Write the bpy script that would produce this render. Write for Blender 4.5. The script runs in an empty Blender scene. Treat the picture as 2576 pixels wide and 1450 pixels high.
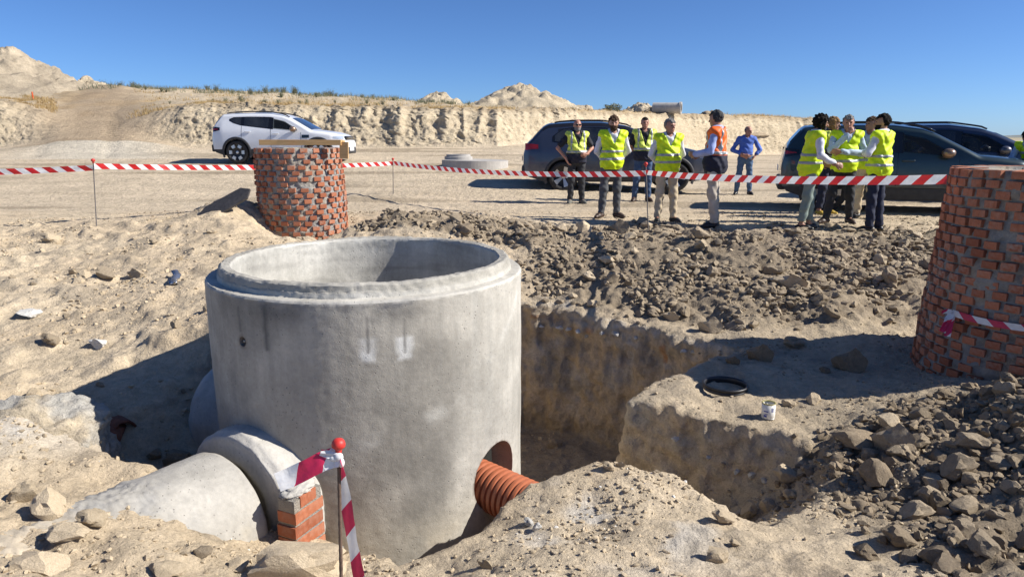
import bpy, bmesh, math, random
import numpy as np
from mathutils import Vector, Matrix, Euler
from mathutils.bvhtree import BVHTree

# ------------------------------------------------------------------ camera, world, sun, exposure
scene = bpy.context.scene
C = scene.collection
CAM_Z = 1.38
PITCH = math.radians(12.25)
F_PX = 1750.0                      # focal length in pixels of a 2575 x 1450 view of the photograph
cam_data = bpy.data.cameras.new('camera')
cam = bpy.data.objects.new('camera', cam_data); C.objects.link(cam)
cam.location = (0, 0, CAM_Z)
cam.rotation_euler = (math.pi/2 - PITCH, 0, 0)
cam_data.sensor_width = 36.0
cam_data.lens = 36.0*F_PX/2575.0
cam_data.clip_start = 0.05
cam_data.clip_end = 20000
scene.camera = cam

SUN_EL = math.radians(37.0)
SUN_AZ = math.radians(-6.0)        # from +X, a little behind the camera
sun_vec = Vector((math.cos(SUN_EL)*math.cos(SUN_AZ), math.cos(SUN_EL)*math.sin(SUN_AZ), math.sin(SUN_EL)))
world = bpy.data.worlds.new('World'); scene.world = world; world.use_nodes = True
wn = world.node_tree.nodes; wl = world.node_tree.links
wn.clear()
sky = wn.new('ShaderNodeTexSky'); sky.sky_type = 'NISHITA'; sky.sun_disc = False
sky.sun_elevation = SUN_EL
sky.sun_rotation = math.radians(90) - SUN_AZ
sky.altitude = 700; sky.air_density = 0.7; sky.dust_density = 0.5; sky.ozone_density = 8.0
bg = wn.new('ShaderNodeBackground'); bg.inputs[1].default_value = 0.080
wo = wn.new('ShaderNodeOutputWorld')
tint = wn.new('ShaderNodeMix'); tint.data_type = 'RGBA'; tint.blend_type = 'MULTIPLY'; tint.inputs[0].default_value = 1.0; tint.inputs[7].default_value = (0.87, 0.98, 1.11, 1)
wl.new(sky.outputs[0], tint.inputs[6]); wl.new(tint.outputs[2], bg.inputs[0]); wl.new(bg.outputs[0], wo.inputs[0])
sun_data = bpy.data.lights.new('sun', 'SUN'); sun_data.energy = 5.0; sun_data.angle = math.radians(0.53)
sun_data.color = (1.0, 0.945, 0.86)
sun = bpy.data.objects.new('sun', sun_data); C.objects.link(sun)
sun.rotation_euler = sun_vec.to_track_quat('Z', 'Y').to_euler()
sun.location = sun_vec*50
scene.view_settings.view_transform = 'Standard'
scene.view_settings.look = 'None'
scene.view_settings.gamma = 1.0
scene.view_settings.exposure = 0.57
scene.view_settings.use_curve_mapping = False

# ------------------------------------------------------------------ pixel helpers
def ray(u, v):
    x = (u-1287.5)/F_PX; y = -(v-725.0)/F_PX
    return Vector((x, math.cos(PITCH)+y*math.sin(PITCH), -math.sin(PITCH)+y*math.cos(PITCH)))
def at_y(u, v, Y):
    d = ray(u, v); t = Y/d.y
    return Vector((d.x*t, Y, CAM_Z+d.z*t))
def at_z(u, v, z):
    d = ray(u, v); t = (z-CAM_Z)/d.z
    return Vector((d.x*t, d.y*t, z))

# ------------------------------------------------------------------ numpy noise
_rng = np.random.RandomState(7)
_perm = _rng.permutation(512).astype(np.int32); _perm = np.concatenate([_perm, _perm, _perm])
_grad = _rng.normal(size=(512, 3)).astype(np.float32); _grad /= np.linalg.norm(_grad, axis=1)[:, None]
def perlin(P):
    P = np.asarray(P, dtype=np.float32)
    i = np.floor(P).astype(np.int32); f = P-i; i &= 511
    w = f*f*f*(f*(f*6-15)+10)
    out = np.zeros(len(P), np.float32)
    for dx in (0, 1):
        for dy in (0, 1):
            for dz in (0, 1):
                h = _perm[_perm[_perm[(i[:, 0]+dx) & 511]+((i[:, 1]+dy) & 511)]+((i[:, 2]+dz) & 511)]
                g = _grad[h & 511]
                dv = g[:, 0]*(f[:, 0]-dx)+g[:, 1]*(f[:, 1]-dy)+g[:, 2]*(f[:, 2]-dz)
                wt = (w[:, 0] if dx else 1-w[:, 0])*(w[:, 1] if dy else 1-w[:, 1])*(w[:, 2] if dz else 1-w[:, 2])
                out += wt*dv
    return out*1.6
def fbm(P, oct=4, freq=1.0, gain=0.5, seed=0.0):
    P = np.asarray(P, np.float32)
    o = np.zeros(len(P), np.float32); a = 1.0
    for k in range(oct):
        o += a*perlin(P*freq+seed+k*17.3); freq *= 2.03; a *= gain
    return o
def sstep(a, b, x):
    t = np.clip((x-a)/(b-a), 0, 1); return t*t*(3-2*t)
def interp(x, xs, ys):
    return np.interp(x, xs, ys)

# ------------------------------------------------------------------ materials
MATS = {}
class NT:
    def __init__(s, name):
        s.m = bpy.data.materials.new(name); s.m.use_nodes = True
        s.t = s.m.node_tree; s.t.nodes.clear()
        s.out = s.n('ShaderNodeOutputMaterial'); s.b = s.n('ShaderNodeBsdfPrincipled')
        s.l(s.b.outputs[0], s.out.inputs[0])
    def n(s, typ, **kw):
        nd = s.t.nodes.new(typ)
        for k, v in kw.items(): setattr(nd, k, v)
        return nd
    def l(s, a, b): s.t.links.new(a, b)
    def coord(s, which='Object'): return s.n('ShaderNodeTexCoord').outputs[which]
    def noise(s, vec, scale, detail=5, rough=0.6, dist=0.0):
        nd = s.n('ShaderNodeTexNoise'); s.l(vec, nd.inputs['Vector'])
        nd.inputs['Scale'].default_value = scale; nd.inputs['Detail'].default_value = detail
        nd.inputs['Roughness'].default_value = rough; nd.inputs['Distortion'].default_value = dist
        return nd.outputs['Fac']
    def voro(s, vec, scale, feature='F1'):
        nd = s.n('ShaderNodeTexVoronoi', feature=feature); s.l(vec, nd.inputs['Vector']); nd.inputs['Scale'].default_value = scale
        return nd.outputs['Distance']
    def ramp(s, fac, stops):
        nd = s.n('ShaderNodeValToRGB'); s.l(fac, nd.inputs[0]); e = nd.color_ramp.elements
        while len(e) < len(stops): e.new(0.5)
        for el, (p, c) in zip(e, stops):
            el.position = p; el.color = (c[0], c[1], c[2], 1) if isinstance(c, (tuple, list)) else (c, c, c, 1)
        return nd.outputs[0]
    def mix(s, fac, a, b, mode='MIX'):
        nd = s.n('ShaderNodeMix', data_type='RGBA', blend_type=mode)
        s.put(fac, nd.inputs[0]); s.put(a, nd.inputs[6]); s.put(b, nd.inputs[7]); return nd.outputs[2]
    def math(s, op, a, b=None, clamp=False):
        nd = s.n('ShaderNodeMath', operation=op, use_clamp=clamp); s.put(a, nd.inputs[0])
        if b is not None: s.put(b, nd.inputs[1])
        return nd.outputs[0]
    def put(s, val, sock):
        if hasattr(val, 'is_linked') or isinstance(val, bpy.types.NodeSocket): s.l(val, sock)
        elif isinstance(val, (tuple, list)): sock.default_value = (val[0], val[1], val[2], 1)
        else: sock.default_value = val
    def attr(s, name):
        nd = s.n('ShaderNodeAttribute'); nd.attribute_name = name; return nd.outputs['Color']
    def bump(s, height, strength, dist, prev=None):
        nd = s.n('ShaderNodeBump'); nd.inputs['Strength'].default_value = strength; nd.inputs['Distance'].default_value = dist
        s.l(height, nd.inputs['Height'])
        if prev is not None: s.l(prev, nd.inputs['Normal'])
        return nd.outputs[0]
    def fin(s, color=None, rough=0.9, normal=None, metal=0.0, coat=0.0, spec=None):
        if color is not None: s.put(color, s.b.inputs['Base Color'])
        s.put(rough, s.b.inputs['Roughness']); s.b.inputs['Metallic'].default_value = metal
        if coat: s.b.inputs['Coat Weight'].default_value = coat; s.b.inputs['Coat Roughness'].default_value = 0.03
        if spec is not None: s.b.inputs['Specular IOR Level'].default_value = spec
        if normal is not None: s.l(normal, s.b.inputs['Normal'])
        MATS[s.m.name] = s.m
        return s.m

def simple(name, col, rough=0.8, var=0.12, scale=8.0, bump=0.0, bscale=60.0, bdist=0.01, metal=0.0, coat=0.0, spec=None):
    t = NT(name); co = t.coord()
    nz = t.noise(co, scale, 4)
    lo = tuple(c*(1-var) for c in col); hi = tuple(min(1, c*(1+var)) for c in col)
    c = t.ramp(nz, [(0.3, lo), (0.7, hi)])
    nm = t.bump(t.noise(co, bscale, 4), bump, bdist) if bump else None
    return t.fin(c, rough, nm, metal, coat, spec)

def soil_material(name, fine=1.0, s0=1.0):
    t = NT(name); co = t.coord(); col = t.attr('Col')
    n1 = t.noise(co, 2.2*s0, 6, 0.65); n2 = t.noise(co, 17*s0, 5, 0.7); n3 = t.noise(co, 90*s0, 4, 0.7)
    c = t.mix(1.0, col, t.ramp(n1, [(0.25, 0.76), (0.75, 1.16)]), 'MULTIPLY')
    c = t.mix(1.0, c, t.ramp(n2, [(0.25, 0.74), (0.75, 1.2)]), 'MULTIPLY')
    c = t.mix(1.0, c, t.ramp(n3, [(0.25, 0.82), (0.75, 1.16)]), 'MULTIPLY')
    v = t.voro(co, 38*s0)
    nb = t.bump(t.noise(co, 7*s0, 6, 0.65), 0.6*fine, 0.05/s0)
    nb = t.bump(t.noise(co, 30*s0, 6, 0.75), 0.7*fine, 0.020/s0, nb)
    nb = t.bump(v, 0.45*fine, 0.012/s0, nb)
    nb = t.bump(n3, 0.9*fine, 0.009/s0, nb)
    return t.fin(c, 0.97, nb, spec=0.15)
soil_material('soil_near'); soil_material('soil_far', 1.0, 0.4)

def concrete_material(name, attr=True, base=(0.42, 0.40, 0.37), bumpy=1.0):
    t = NT(name); co = t.coord()
    col = t.attr('Col') if attr else None
    n1 = t.noise(co, 3.0, 6, 0.65, 0.4); n2 = t.noise(co, 40, 4, 0.7)
    st = t.n('ShaderNodeMapping'); t.l(co, st.inputs[0]); st.inputs['Scale'].default_value = (9, 9, 0.8)
    n4 = t.noise(st.outputs[0], 1.6, 5, 0.65)
    c = t.ramp(n1, [(0.25, tuple(b*0.78 for b in base)), (0.75, tuple(b*1.14 for b in base))]) if not attr else t.mix(1.0, col, t.ramp(n1, [(0.28, 0.80), (0.72, 1.13)]), 'MULTIPLY')
    c = t.mix(1.0, c, t.ramp(n2, [(0.3, 0.90), (0.7, 1.08)]), 'MULTIPLY')
    c = t.mix(1.0, c, t.ramp(n4, [(0.3, 0.90), (0.7, 1.07)]), 'MULTIPLY')
    # pin holes
    v = t.voro(co, 34); pn = t.noise(co, 3.5, 2)
    pit = t.math('MULTIPLY', t.ramp(v, [(0.08, 1.0), (0.16, 0.0)]), t.ramp(pn, [(0.42, 0.0), (0.60, 1.0)]))
    c = t.mix(t.math('MULTIPLY', pit, 0.6), c, (0.10, 0.095, 0.09))
    nb = t.bump(t.noise(co, 14, 5, 0.6), 0.25*bumpy, 0.02)
    nb = t.bump(t.noise(co, 130, 4, 0.7), 0.45*bumpy, 0.004, nb)
    nb = t.bump(t.math('SUBTRACT', 1.0, pit), 0.6, 0.006, nb)
    return t.fin(c, 0.88, nb, spec=0.25)
concrete_material('concrete'); concrete_material('concrete_plain', False, (0.46, 0.44, 0.40), 1.3)
concrete_material('concrete_far', False, (0.42, 0.40, 0.37), 0.6)

def brick_material(name):
    t = NT(name); co = t.coord()
    oi = t.n('ShaderNodeObjectInfo')
    base = t.ramp(oi.outputs['Random'], [(0.0, (0.28, 0.088, 0.044)), (0.35, (0.39, 0.135, 0.068)), (0.7, (0.46, 0.170, 0.088)), (1.0, (0.34, 0.110, 0.054))])
    n = t.noise(co, 30, 5, 0.7)
    c = t.mix(1.0, base, t.ramp(n, [(0.25, 0.74), (0.75, 1.2)]), 'MULTIPLY')
    d = t.noise(oi.outputs['Location'], 2.0, 2)
    dn = t.noise(t.coord('Object'), 22, 4, 0.6, 0.5)
    dirt = t.math('MULTIPLY', t.ramp(d, [(0.42, 0.12), (0.66, 1.0)]), t.ramp(dn, [(0.42, 0.0), (0.68, 0.75)]))
    c = t.mix(dirt, c, (0.42, 0.35, 0.28))
    # comb lines pressed in the ends
    sep = t.n('ShaderNodeSeparateXYZ'); t.l(co, sep.inputs[0])
    wv = t.math('SINE', t.math('MULTIPLY', sep.outputs[0], 900.0))
    nb = t.bump(wv, 0.22, 0.003); nb = t.bump(n, 0.5, 0.004, nb)
    return t.fin(c, 0.9, nb, spec=0.2)
brick_material('brick')
t = NT('mortar'); co = t.coord(); n = t.noise(co, 9, 6, 0.7); n2 = t.noise(co, 2.2, 3)
c = t.mix(t.ramp(n2, [(0.48, 0.0), (0.68, 0.8)]), t.ramp(n, [(0.3, (0.25, 0.24, 0.225)), (0.7, (0.42, 0.405, 0.375))]), (0.45, 0.37, 0.27))
nb = t.bump(t.noise(co, 26, 6, 0.75), 1.0, 0.03); nb = t.bump(t.noise(co, 100, 4), 0.7, 0.01, nb)
t.fin(c, 0.95, nb, spec=0.2)

def rock_material(name, a, b):
    t = NT(name); co = t.coord(); oi = t.n('ShaderNodeObjectInfo')
    n = t.noise(co, 5, 6, 0.7); n2 = t.noise(co, 40, 4, 0.7)
    c = t.ramp(n, [(0.3, a), (0.7, b)])
    c = t.mix(1.0, c, t.ramp(oi.outputs['Random'], [(0, 0.82), (1, 1.15)]), 'MULTIPLY')
    c = t.mix(1.0, c, t.ramp(n2, [(0.3, 0.82), (0.7, 1.14)]), 'MULTIPLY')
    nb = t.bump(t.noise(co, 3.2, 6, 0.75), 0.7, 0.025); nb = t.bump(t.noise(co, 14, 6, 0.7), 0.6, 0.008, nb)
    return t.fin(c, 0.96, nb, spec=0.15)
rock_material('clod_dark', (0.20, 0.157, 0.108), (0.315, 0.253, 0.178))
rock_material('clod_sand', (0.45, 0.365, 0.25), (0.58, 0.475, 0.335))
rock_material('rock_white', (0.55, 0.53, 0.49), (0.72, 0.70, 0.65))
rock_material('rock_brown', (0.265, 0.212, 0.148), (0.40, 0.328, 0.235))

# ------------------------------------------------------------------ mesh helpers
def mk(name, V, Fc, mat=None, parent=None, smooth=False, cols=None, mats=None, midx=None, uvs=None):
    me = bpy.data.meshes.new(name)
    if isinstance(Fc, np.ndarray):
        V = np.asarray(V, np.float32); n = len(V); m, k = Fc.shape
        me.vertices.add(n); me.vertices.foreach_set('co', V.ravel())
        me.loops.add(m*k); me.loops.foreach_set('vertex_index', Fc.astype(np.int32).ravel())
        me.polygons.add(m); me.polygons.foreach_set('loop_start', np.arange(0, m*k, k, dtype=np.int32))
        me.polygons.foreach_set('loop_total', np.full(m, k, np.int32))
        me.update(calc_edges=True); me.validate()
    else:
        me.from_pydata([tuple(v) for v in V], [], Fc); me.update()
    if smooth: me.polygons.foreach_set('use_smooth', np.ones(len(me.polygons), bool))
    if cols is not None:
        at = me.color_attributes.new('Col', 'FLOAT_COLOR', 'POINT')
        c4 = np.ones((len(cols), 4), np.float32); c4[:, :3] = cols; at.data.foreach_set('color', c4.ravel())
    for m_ in (mats or ([mat] if mat else [])): me.materials.append(MATS[m_] if isinstance(m_, str) else m_)
    if midx is not None: me.polygons.foreach_set('material_index', np.asarray(midx, np.int32))
    if uvs is not None:
        ul = me.uv_layers.new(name='UVMap')
        li = np.empty(len(me.loops), np.int32); me.loops.foreach_get('vertex_index', li)
        ul.data.foreach_set('uv', np.asarray(uvs, np.float32)[li].ravel())
    o = bpy.data.objects.new(name, me); C.objects.link(o)
    if parent is not None: o.parent = parent
    return o
def tag(o, label=None, cat=None, group=None, kind=None):
    if label: o['label'] = label
    if cat: o['category'] = cat
    if group: o['group'] = group
    if kind: o['kind'] = kind
    return o
def empty(name, loc=(0, 0, 0), rz=0.0, label=None, cat=None, group=None):
    o = bpy.data.objects.new(name, None); C.objects.link(o)
    o.location = loc; o.rotation_euler = (0, 0, rz); o.empty_display_size = 0.1
    return tag(o, label, cat, group)

class MB:
    def __init__(s): s.v = []; s.f = []
    def add(s, V, F):
        b = len(s.v); s.v += [tuple(p) for p in V]; s.f += [[i+b for i in q] for q in F]; return s
    def box(s, c, d, R=None, bev=0.0):
        hx, hy, hz = d[0]/2, d[1]/2, d[2]/2
        if bev <= 0:
            P = [(x, y, z) for x in (-hx, hx) for y in (-hy, hy) for z in (-hz, hz)]
            F = [(0, 1, 3, 2), (4, 6, 7, 5), (0, 4, 5, 1), (2, 3, 7, 6), (0, 2, 6, 4), (1, 5, 7, 3)]
        else:
            bm = bmesh.new(); bmesh.ops.create_cube(bm, size=1.0)
            bmesh.ops.scale(bm, vec=d, verts=bm.verts)
            bmesh.ops.bevel(bm, geom=bm.edges[:], offset=bev, segments=2, profile=0.7, affect='EDGES')
            bm.verts.index_update(); P = [tuple(v.co) for v in bm.verts]; F = [[v.index for v in f.verts] for f in bm.faces]; bm.free()
        c = Vector(c)
        return s.add([(R @ Vector(p) if R else Vector(p))+c for p in P], F)
    def tube(s, pts, rad, n=10, cap=True):
        pts = [Vector(p) for p in pts]; rads = rad if isinstance(rad, (list, tuple)) else [rad]*len(pts)
        b = len(s.v); up = None
        for i, p in enumerate(pts):
            d = (pts[min(i+1, len(pts)-1)]-pts[max(i-1, 0)]).normalized()
            if up is None: up = d.orthogonal().normalized()
            up = (up-d*up.dot(d)).normalized(); sd = d.cross(up)
            for k in range(n):
                a = 2*math.pi*k/n; s.v.append(tuple(p+(up*math.cos(a)+sd*math.sin(a))*rads[i]))
        for i in range(len(pts)-1):
            for k in range(n):
                a = b+i*n+k; c = b+i*n+(k+1) % n; s.f.append([a, c, c+n, a+n])
        if cap:
            s.f.append([b+k for k in range(n)][::-1]); e = b+(len(pts)-1)*n; s.f.append([e+k for k in range(n)])
        return s
    def lathe(s, prof, n=24, M=None, closed=False):
        b = len(s.v); M = M or Matrix()
        for r, z in prof:
            for k in range(n):
                a = 2*math.pi*k/n; s.v.append(tuple(M @ Vector((r*math.cos(a), r*math.sin(a), z))))
        m = len(prof)
        for i in range(m if closed else m-1):
            for k in range(n):
                a = b+i*n+k; c = b+i*n+(k+1) % n; j = ((i+1) % m-i)*n; s.f.append([a, c, c+j, a+j])
        if not closed:
            s.f.append([b+k for k in range(n)][::-1]); e = b+(m-1)*n; s.f.append([e+k for k in range(n)])
        return s
    def ell(s, c, r, n=14, m=8):
        prof = [(math.sin(math.pi*i/m), -math.cos(math.pi*i/m)) for i in range(1, m)]
        M = Matrix.Translation(Vector(c)) @ Matrix.Diagonal((r[0], r[1], r[2], 1))
        return s.lathe(prof, n, M)
    def build(s, name, mat, parent=None, smooth=False):
        return mk(name, s.v, s.f, mat, parent, smooth)
def frame(d, up=(0, 0, 1)):
    d = Vector(d).normalized(); u = Vector(up)
    x = u.cross(d)
    if x.length < 1e-4: x = Vector((1, 0, 0))
    x.normalize(); y = d.cross(x)
    return Matrix((x, y, d)).transposed()            # local z runs along d
def M4(R, t): 
    M = R.to_4x4(); M.translation = Vector(t); return M
def grid_faces(nr, nc, wrap=False):
    i = np.arange(nr-1)[:, None]; j = np.arange(nc if wrap else nc-1)[None, :]
    a = i*nc+j; b = i*nc+(j+1) % nc
    return np.stack([a, b, b+nc, a+nc], -1).reshape(-1, 4)
def auto_smooth(o, ang=35):
    me = o.data; me.polygons.foreach_set('use_smooth', np.ones(len(me.polygons), bool))
    me.set_sharp_from_angle(angle=math.radians(ang)); return o
# ------------------------------------------------------------------ terrain shapes
def ground_far_z(x, y):
    a = x/np.maximum(y, 1.0)
    w = 1-sstep(0.0, 0.28, a)
    return 0.065*np.maximum(y-15.0, 0)*np.where(y > 15, 1, 0)*w

RING = Vector((-1.02, 4.90, 0)); RO, RC, RI = 1.085, 1.0, 0.915
RIM_Z = 0.555
PD = Vector((math.cos(math.radians(-122)), math.sin(math.radians(-122)), 0))
PIPE_E = RING+PD*(RO+0.235)+Vector((0, 0, -0.83)); PIPE_R = 0.41
def ray_pipe(u, v):
    d = ray(u, v).normalized(); o = Vector((0, 0, CAM_Z))-PIPE_E
    dd = d-PD*d.dot(PD); oo = o-PD*o.dot(PD)
    a, b, c = dd.dot(dd), 2*dd.dot(oo), oo.dot(oo)-PIPE_R**2; q = b*b-4*a*c
    if q < 0: return None
    t_ = (-b-math.sqrt(q))/(2*a); return Vector((0, 0, CAM_Z))+d*t_
ctrl = []
for u, v in ((345, 1262), (420, 1302), (500, 1322), (580, 1340), (640, 1352)):
    p = ray_pipe(u, v)
    if p is not None:
        ctrl.append((p.x, p.y, p.z)); ctrl.append((p.x-0.02, p.y-0.10, p.z+0.01))
for u, v, z in ((300, 1262, -.43), (250, 1330, -.46), (420, 1390, -.50), (100, 1300, -.43), (0, 1450, -.40), (300, 1450, -.44), (600, 1450, -.55), (560, 1390, -.60), (120, 1200, -.40), (20, 1250, -.38)):
    p = at_z(u, v, z); ctrl.append((p.x, p.y, p.z))
for u, v, Y in [(-250, 570, 11), (0, 575, 10.8), (242, 568, 10.9), (430, 556, 11.2), (610, 500, 11.4), (560, 540, 10.7), (640, 565, 10.4), (690, 606, 9.9),
    (-200, 622, 9.6), (0, 622, 9.6), (240, 622, 9.6), (430, 622, 9.3), (0, 682, 8.4), (250, 682, 8.4), (470, 670, 8.1), (0, 760, 7.1), (200, 760, 7.1), (400, 755, 7.0),
    (525, 735, 7.1), (0, 842, 6.3), (200, 840, 6.3), (400, 840, 6.15), (533, 818, 6.0), (0, 900, 5.8), (300, 905, 5.75), (0, 960, 5.3), (200, 965, 5.3), (60, 1010, 4.9),
    (350, 1000, 5.15), (300, 1100, 4.85), (310, 1200, 4.6), (450, 1050, 5.2), (480, 1150, 4.8), (540, 1100, 5.1),
    (0, 1035, 4.2), (120, 1028, 4.25), (200, 1065, 4.2), 
    (880, 1452, 3.1), (1287, 1450, 2.8), (1000, 1450, 3.1),
    (1480, 1165, 4.0), (1330, 1214, 3.92), (1312, 1226, 3.86), (1285, 1272, 3.72), (1235, 1302, 3.6), (1180, 1340, 3.45), (1600, 1190, 3.9), (1800, 1260, 3.65), (1840, 1330, 3.4), (1500, 1300, 3.5), (1600, 1450, 2.75),
    (2000, 1380, 3.2), (2100, 1450, 2.8), (2575, 1450, 2.7), (2100, 1255, 3.9), (2300, 1150, 4.2), (2575, 1200, 3.7), (2575, 1010, 4.4), (2450, 1000, 4.8),
    (2250, 1075, 4.7), (2720, 1000, 4.4), (1700, 1000, 5.5), (1850, 1060, 5.05), (1985, 1090, 4.8), (2100, 1000, 5.5), (2200, 940, 6.1), (1900, 900, 6.55),
    (2050, 880, 6.9), (2400, 945, 6.0), (2230, 1085, 4.75), (1317, 770, 8.5), (1480, 795, 8.2), (1650, 830, 7.6), (1850, 880, 6.9),
    (1330, 700, 9.0), (1500, 700, 9.0), (1700, 750, 8.3), (1950, 780, 7.8), (2150, 820, 7.3), (1350, 620, 9.9), (1600, 620, 9.9), (1900, 650, 9.4), (2200, 650, 9.4),
    (1400, 578, 10.7), (1700, 588, 10.5), (2100, 604, 10.2), (2380, 640, 9.6), (2700, 660, 9.3), (900, 560, 11), (1000, 540, 11.5), (1150, 540, 11.5), (1250, 560, 11), (1000, 600, 10.0),
    (760, 612, 10.2), (700, 603, 10.9), (765, 608, 10.85), (830, 606, 10.9), (872, 598, 11.3), (760, 640, 9.4), (2600, 930, 6.2)]:
    p = at_y(u, v, Y); ctrl.append((p.x, p.y, p.z))
ctrl += [(0, 0, -.22), (-4, 1, -.4), (4, 1, -.35), (-5, 3, -.52), (-8, 5, -.4), (9, 6, -.6), (6, 3, -.2), (11, 9, -.2), (-11, 9, -.05), (-12, 6, -.1), (0, -1.5, -.1),
         (-0.5, 7.4, -.5), (-1.4, 7.2, -.45), (5.5, 5.0, -.3), (8, 3.5, -.2)]
for x in np.linspace(-13, 13, 14):
    for y in (12.6, 13.6, 14.6): ctrl.append((x, y, float(ground_far_z(np.array(x), np.array(y)))))
ctrl = np.array(ctrl)
def tps(r2): return np.where(r2 > 1e-9, 0.5*r2*np.log(r2+1e-12), 0)
_n = len(ctrl)
_K = tps(((ctrl[:, None, :2]-ctrl[None, :, :2])**2).sum(-1))+np.eye(_n)*0.06
_P = np.hstack([np.ones((_n, 1)), ctrl[:, :2]])
_A = np.block([[_K, _P], [_P.T, np.zeros((3, 3))]])
_w = np.linalg.solve(_A, np.concatenate([ctrl[:, 2], np.zeros(3)]))
def base_z(x, y):
    o = _w[_n]+_w[_n+1]*x+_w[_n+2]*y
    for i in range(_n): o = o+_w[i]*tps((x-ctrl[i, 0])**2+(y-ctrl[i, 1])**2)
    return o
def poly_sd(x, y, poly):
    d = np.full(x.shape, 1e9); inside = np.zeros(x.shape, bool); n = len(poly)
    for i in range(n):
        x0, y0 = poly[i]; x1, y1 = poly[(i+1) % n]; ex, ey = x1-x0, y1-y0
        t_ = np.clip(((x-x0)*ex+(y-y0)*ey)/(ex*ex+ey*ey), 0, 1)
        d = np.minimum(d, (x-x0-ex*t_)**2+(y-y0-ey*t_)**2)
        c = ((y0 > y) != (y1 > y)) & (x < (x1-x0)*(y-y0)/(y1-y0+1e-12)+x0); inside ^= c
    d = np.sqrt(d); return np.where(inside, d, -d)

pit = [(-1.9, 4.1), (-1.5, 3.72), (-1.0, 3.55), (-.55, 3.28), (-.2, 3.50), (.06, 3.88), (.6, 4.02), (.95, 3.92), (1.2, 3.66), (1.36, 3.47), (1.8, 3.8), (2.2, 4.3), (2.32, 4.72),
       (2.08, 4.8), (1.7, 5.0), (1.04, 5.46), (1.25, 5.85), (1.84, 6.45), (2.5, 6.98), (2.3, 6.95), (1.64, 7.68), (.94, 8.28), (.15, 8.6), (-.7, 8.3), (-1.6, 7.0), (-2.0, 6.0), (-2.15, 5.0)]
lpit = [(-2.60, 4.75), (-2.62, 4.2), (-2.55, 3.85), (-2.2, 3.75), (-1.75, 3.72), (-1.45, 3.62), (-1.2, 3.6), (-1.3, 4.6), (-1.8, 5.1), (-2.2, 4.9)]

NX0, NX1, NY0, NY1, ST = -12.0, 12.0, 0.7, 13.6, 0.05
gx = np.arange(NX0, NX1+1e-6, ST); gy = np.arange(NY0, NY1+1e-6, ST)
GX, GY = np.meshgrid(gx, gy)
GZ = base_z(GX, GY)
GZ = GZ+(ground_far_z(GX, GY)-GZ)*sstep(11.8, 12.9, GY)
pts0 = np.stack([GX.ravel(), GY.ravel(), np.zeros(GX.size)], 1)
wob = fbm(pts0, 3, 1.3, seed=3.1).reshape(GX.shape)*0.06+fbm(pts0, 3, 5.0, seed=9.1).reshape(GX.shape)*0.035
sd = poly_sd(GX, GY, pit)+wob
floor = np.where(GY > 5.3, -2.25, -2.25+np.clip((GX-0.5)/1.6, 0, 1)*1.3)
floor = floor+0.25*np.clip((1.2-GX)/1.2, 0, 1)*(GY < 6)
steep = np.where((GY < 4.3) & (GX < 1.3), 1.5, 7.0)
steep = np.where((GX > 1.35) & (GY < 4.6), 1.0, steep)
steep = np.where((GX < -1.2) & (GY < 7), 3.0, steep)
carved = np.maximum(floor, GZ-steep*np.maximum(sd, 0))
GZ = np.where(sd > 0, carved, GZ)
sl = poly_sd(GX, GY, lpit)+wob*0.5
GZ = np.where(sl > 0, np.minimum(GZ, np.maximum(-1.12, GZ-np.where(GX < -2.3, 9.0, 3.5)*sl)), GZ)
# low ridge of lumpy spoil along the edge by the people
GZ += 0.16*np.exp(-((GY-9.75-0.5*(1-sstep(-1.0, 1.0, GX)))/0.45)**2)*sstep(-2.2, -1.2, GX)*(1-sstep(4.5, 5.5, GX))*(0.6+fbm(pts0, 2, 0.9, seed=4).reshape(GX.shape)*0.6)

ny_, nx_ = GX.shape
top = np.stack([GX.ravel(), GY.ravel(), GZ.ravel()], 1)
ZB = -2.9
bot = top.copy(); bot[:, 2] = ZB
Fq = grid_faces(ny_, nx_); nv = len(top)
rim_idx = np.concatenate([np.arange(nx_), np.arange(1, ny_)*nx_+nx_-1, (ny_-1)*nx_+np.arange(nx_-2, -1, -1), np.arange(ny_-2, 0, -1)*nx_])
r2 = np.roll(rim_idx, -1)
side = np.stack([rim_idx, rim_idx+nv, r2+nv, r2], 1)
allF = np.vstack([Fq, Fq[:, ::-1]+nv, side])
tmp = mk('tmp_terrain', np.vstack([top, bot]), allF)
md = tmp.modifiers.new('r', 'REMESH'); md.mode = 'VOXEL'; md.voxel_size = 0.030; md.adaptivity = 0
dg = bpy.context.evaluated_depsgraph_get(); dg.update()
ev = tmp.evaluated_get(dg); me = ev.to_mesh()
tv = np.empty(len(me.vertices)*3, np.float32); me.vertices.foreach_get('co', tv); tv = tv.reshape(-1, 3)
tn = np.empty(len(me.vertices)*3, np.float32); me.vertices.foreach_get('normal', tn); tn = tn.reshape(-1, 3)
tf = np.empty(len(me.polygons)*4, np.int32); me.polygons.foreach_get('vertices', tf); tf = tf.reshape(-1, 4)
ev.to_mesh_clear(); bpy.data.objects.remove(tmp)
bad = (tv[:, 2] < ZB+0.06) | (tv[:, 0] < NX0+0.05) | (tv[:, 0] > NX1-0.05) | (tv[:, 1] < NY0+0.05) | (tv[:, 1] > NY1-0.05)
tf = tf[~bad[tf].any(1)]
used = np.zeros(len(tv), bool); used[tf.ravel()] = True
remap = np.cumsum(used)-1; tf = remap[tf]; tv = tv[used]; tn = tn[used]

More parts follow.
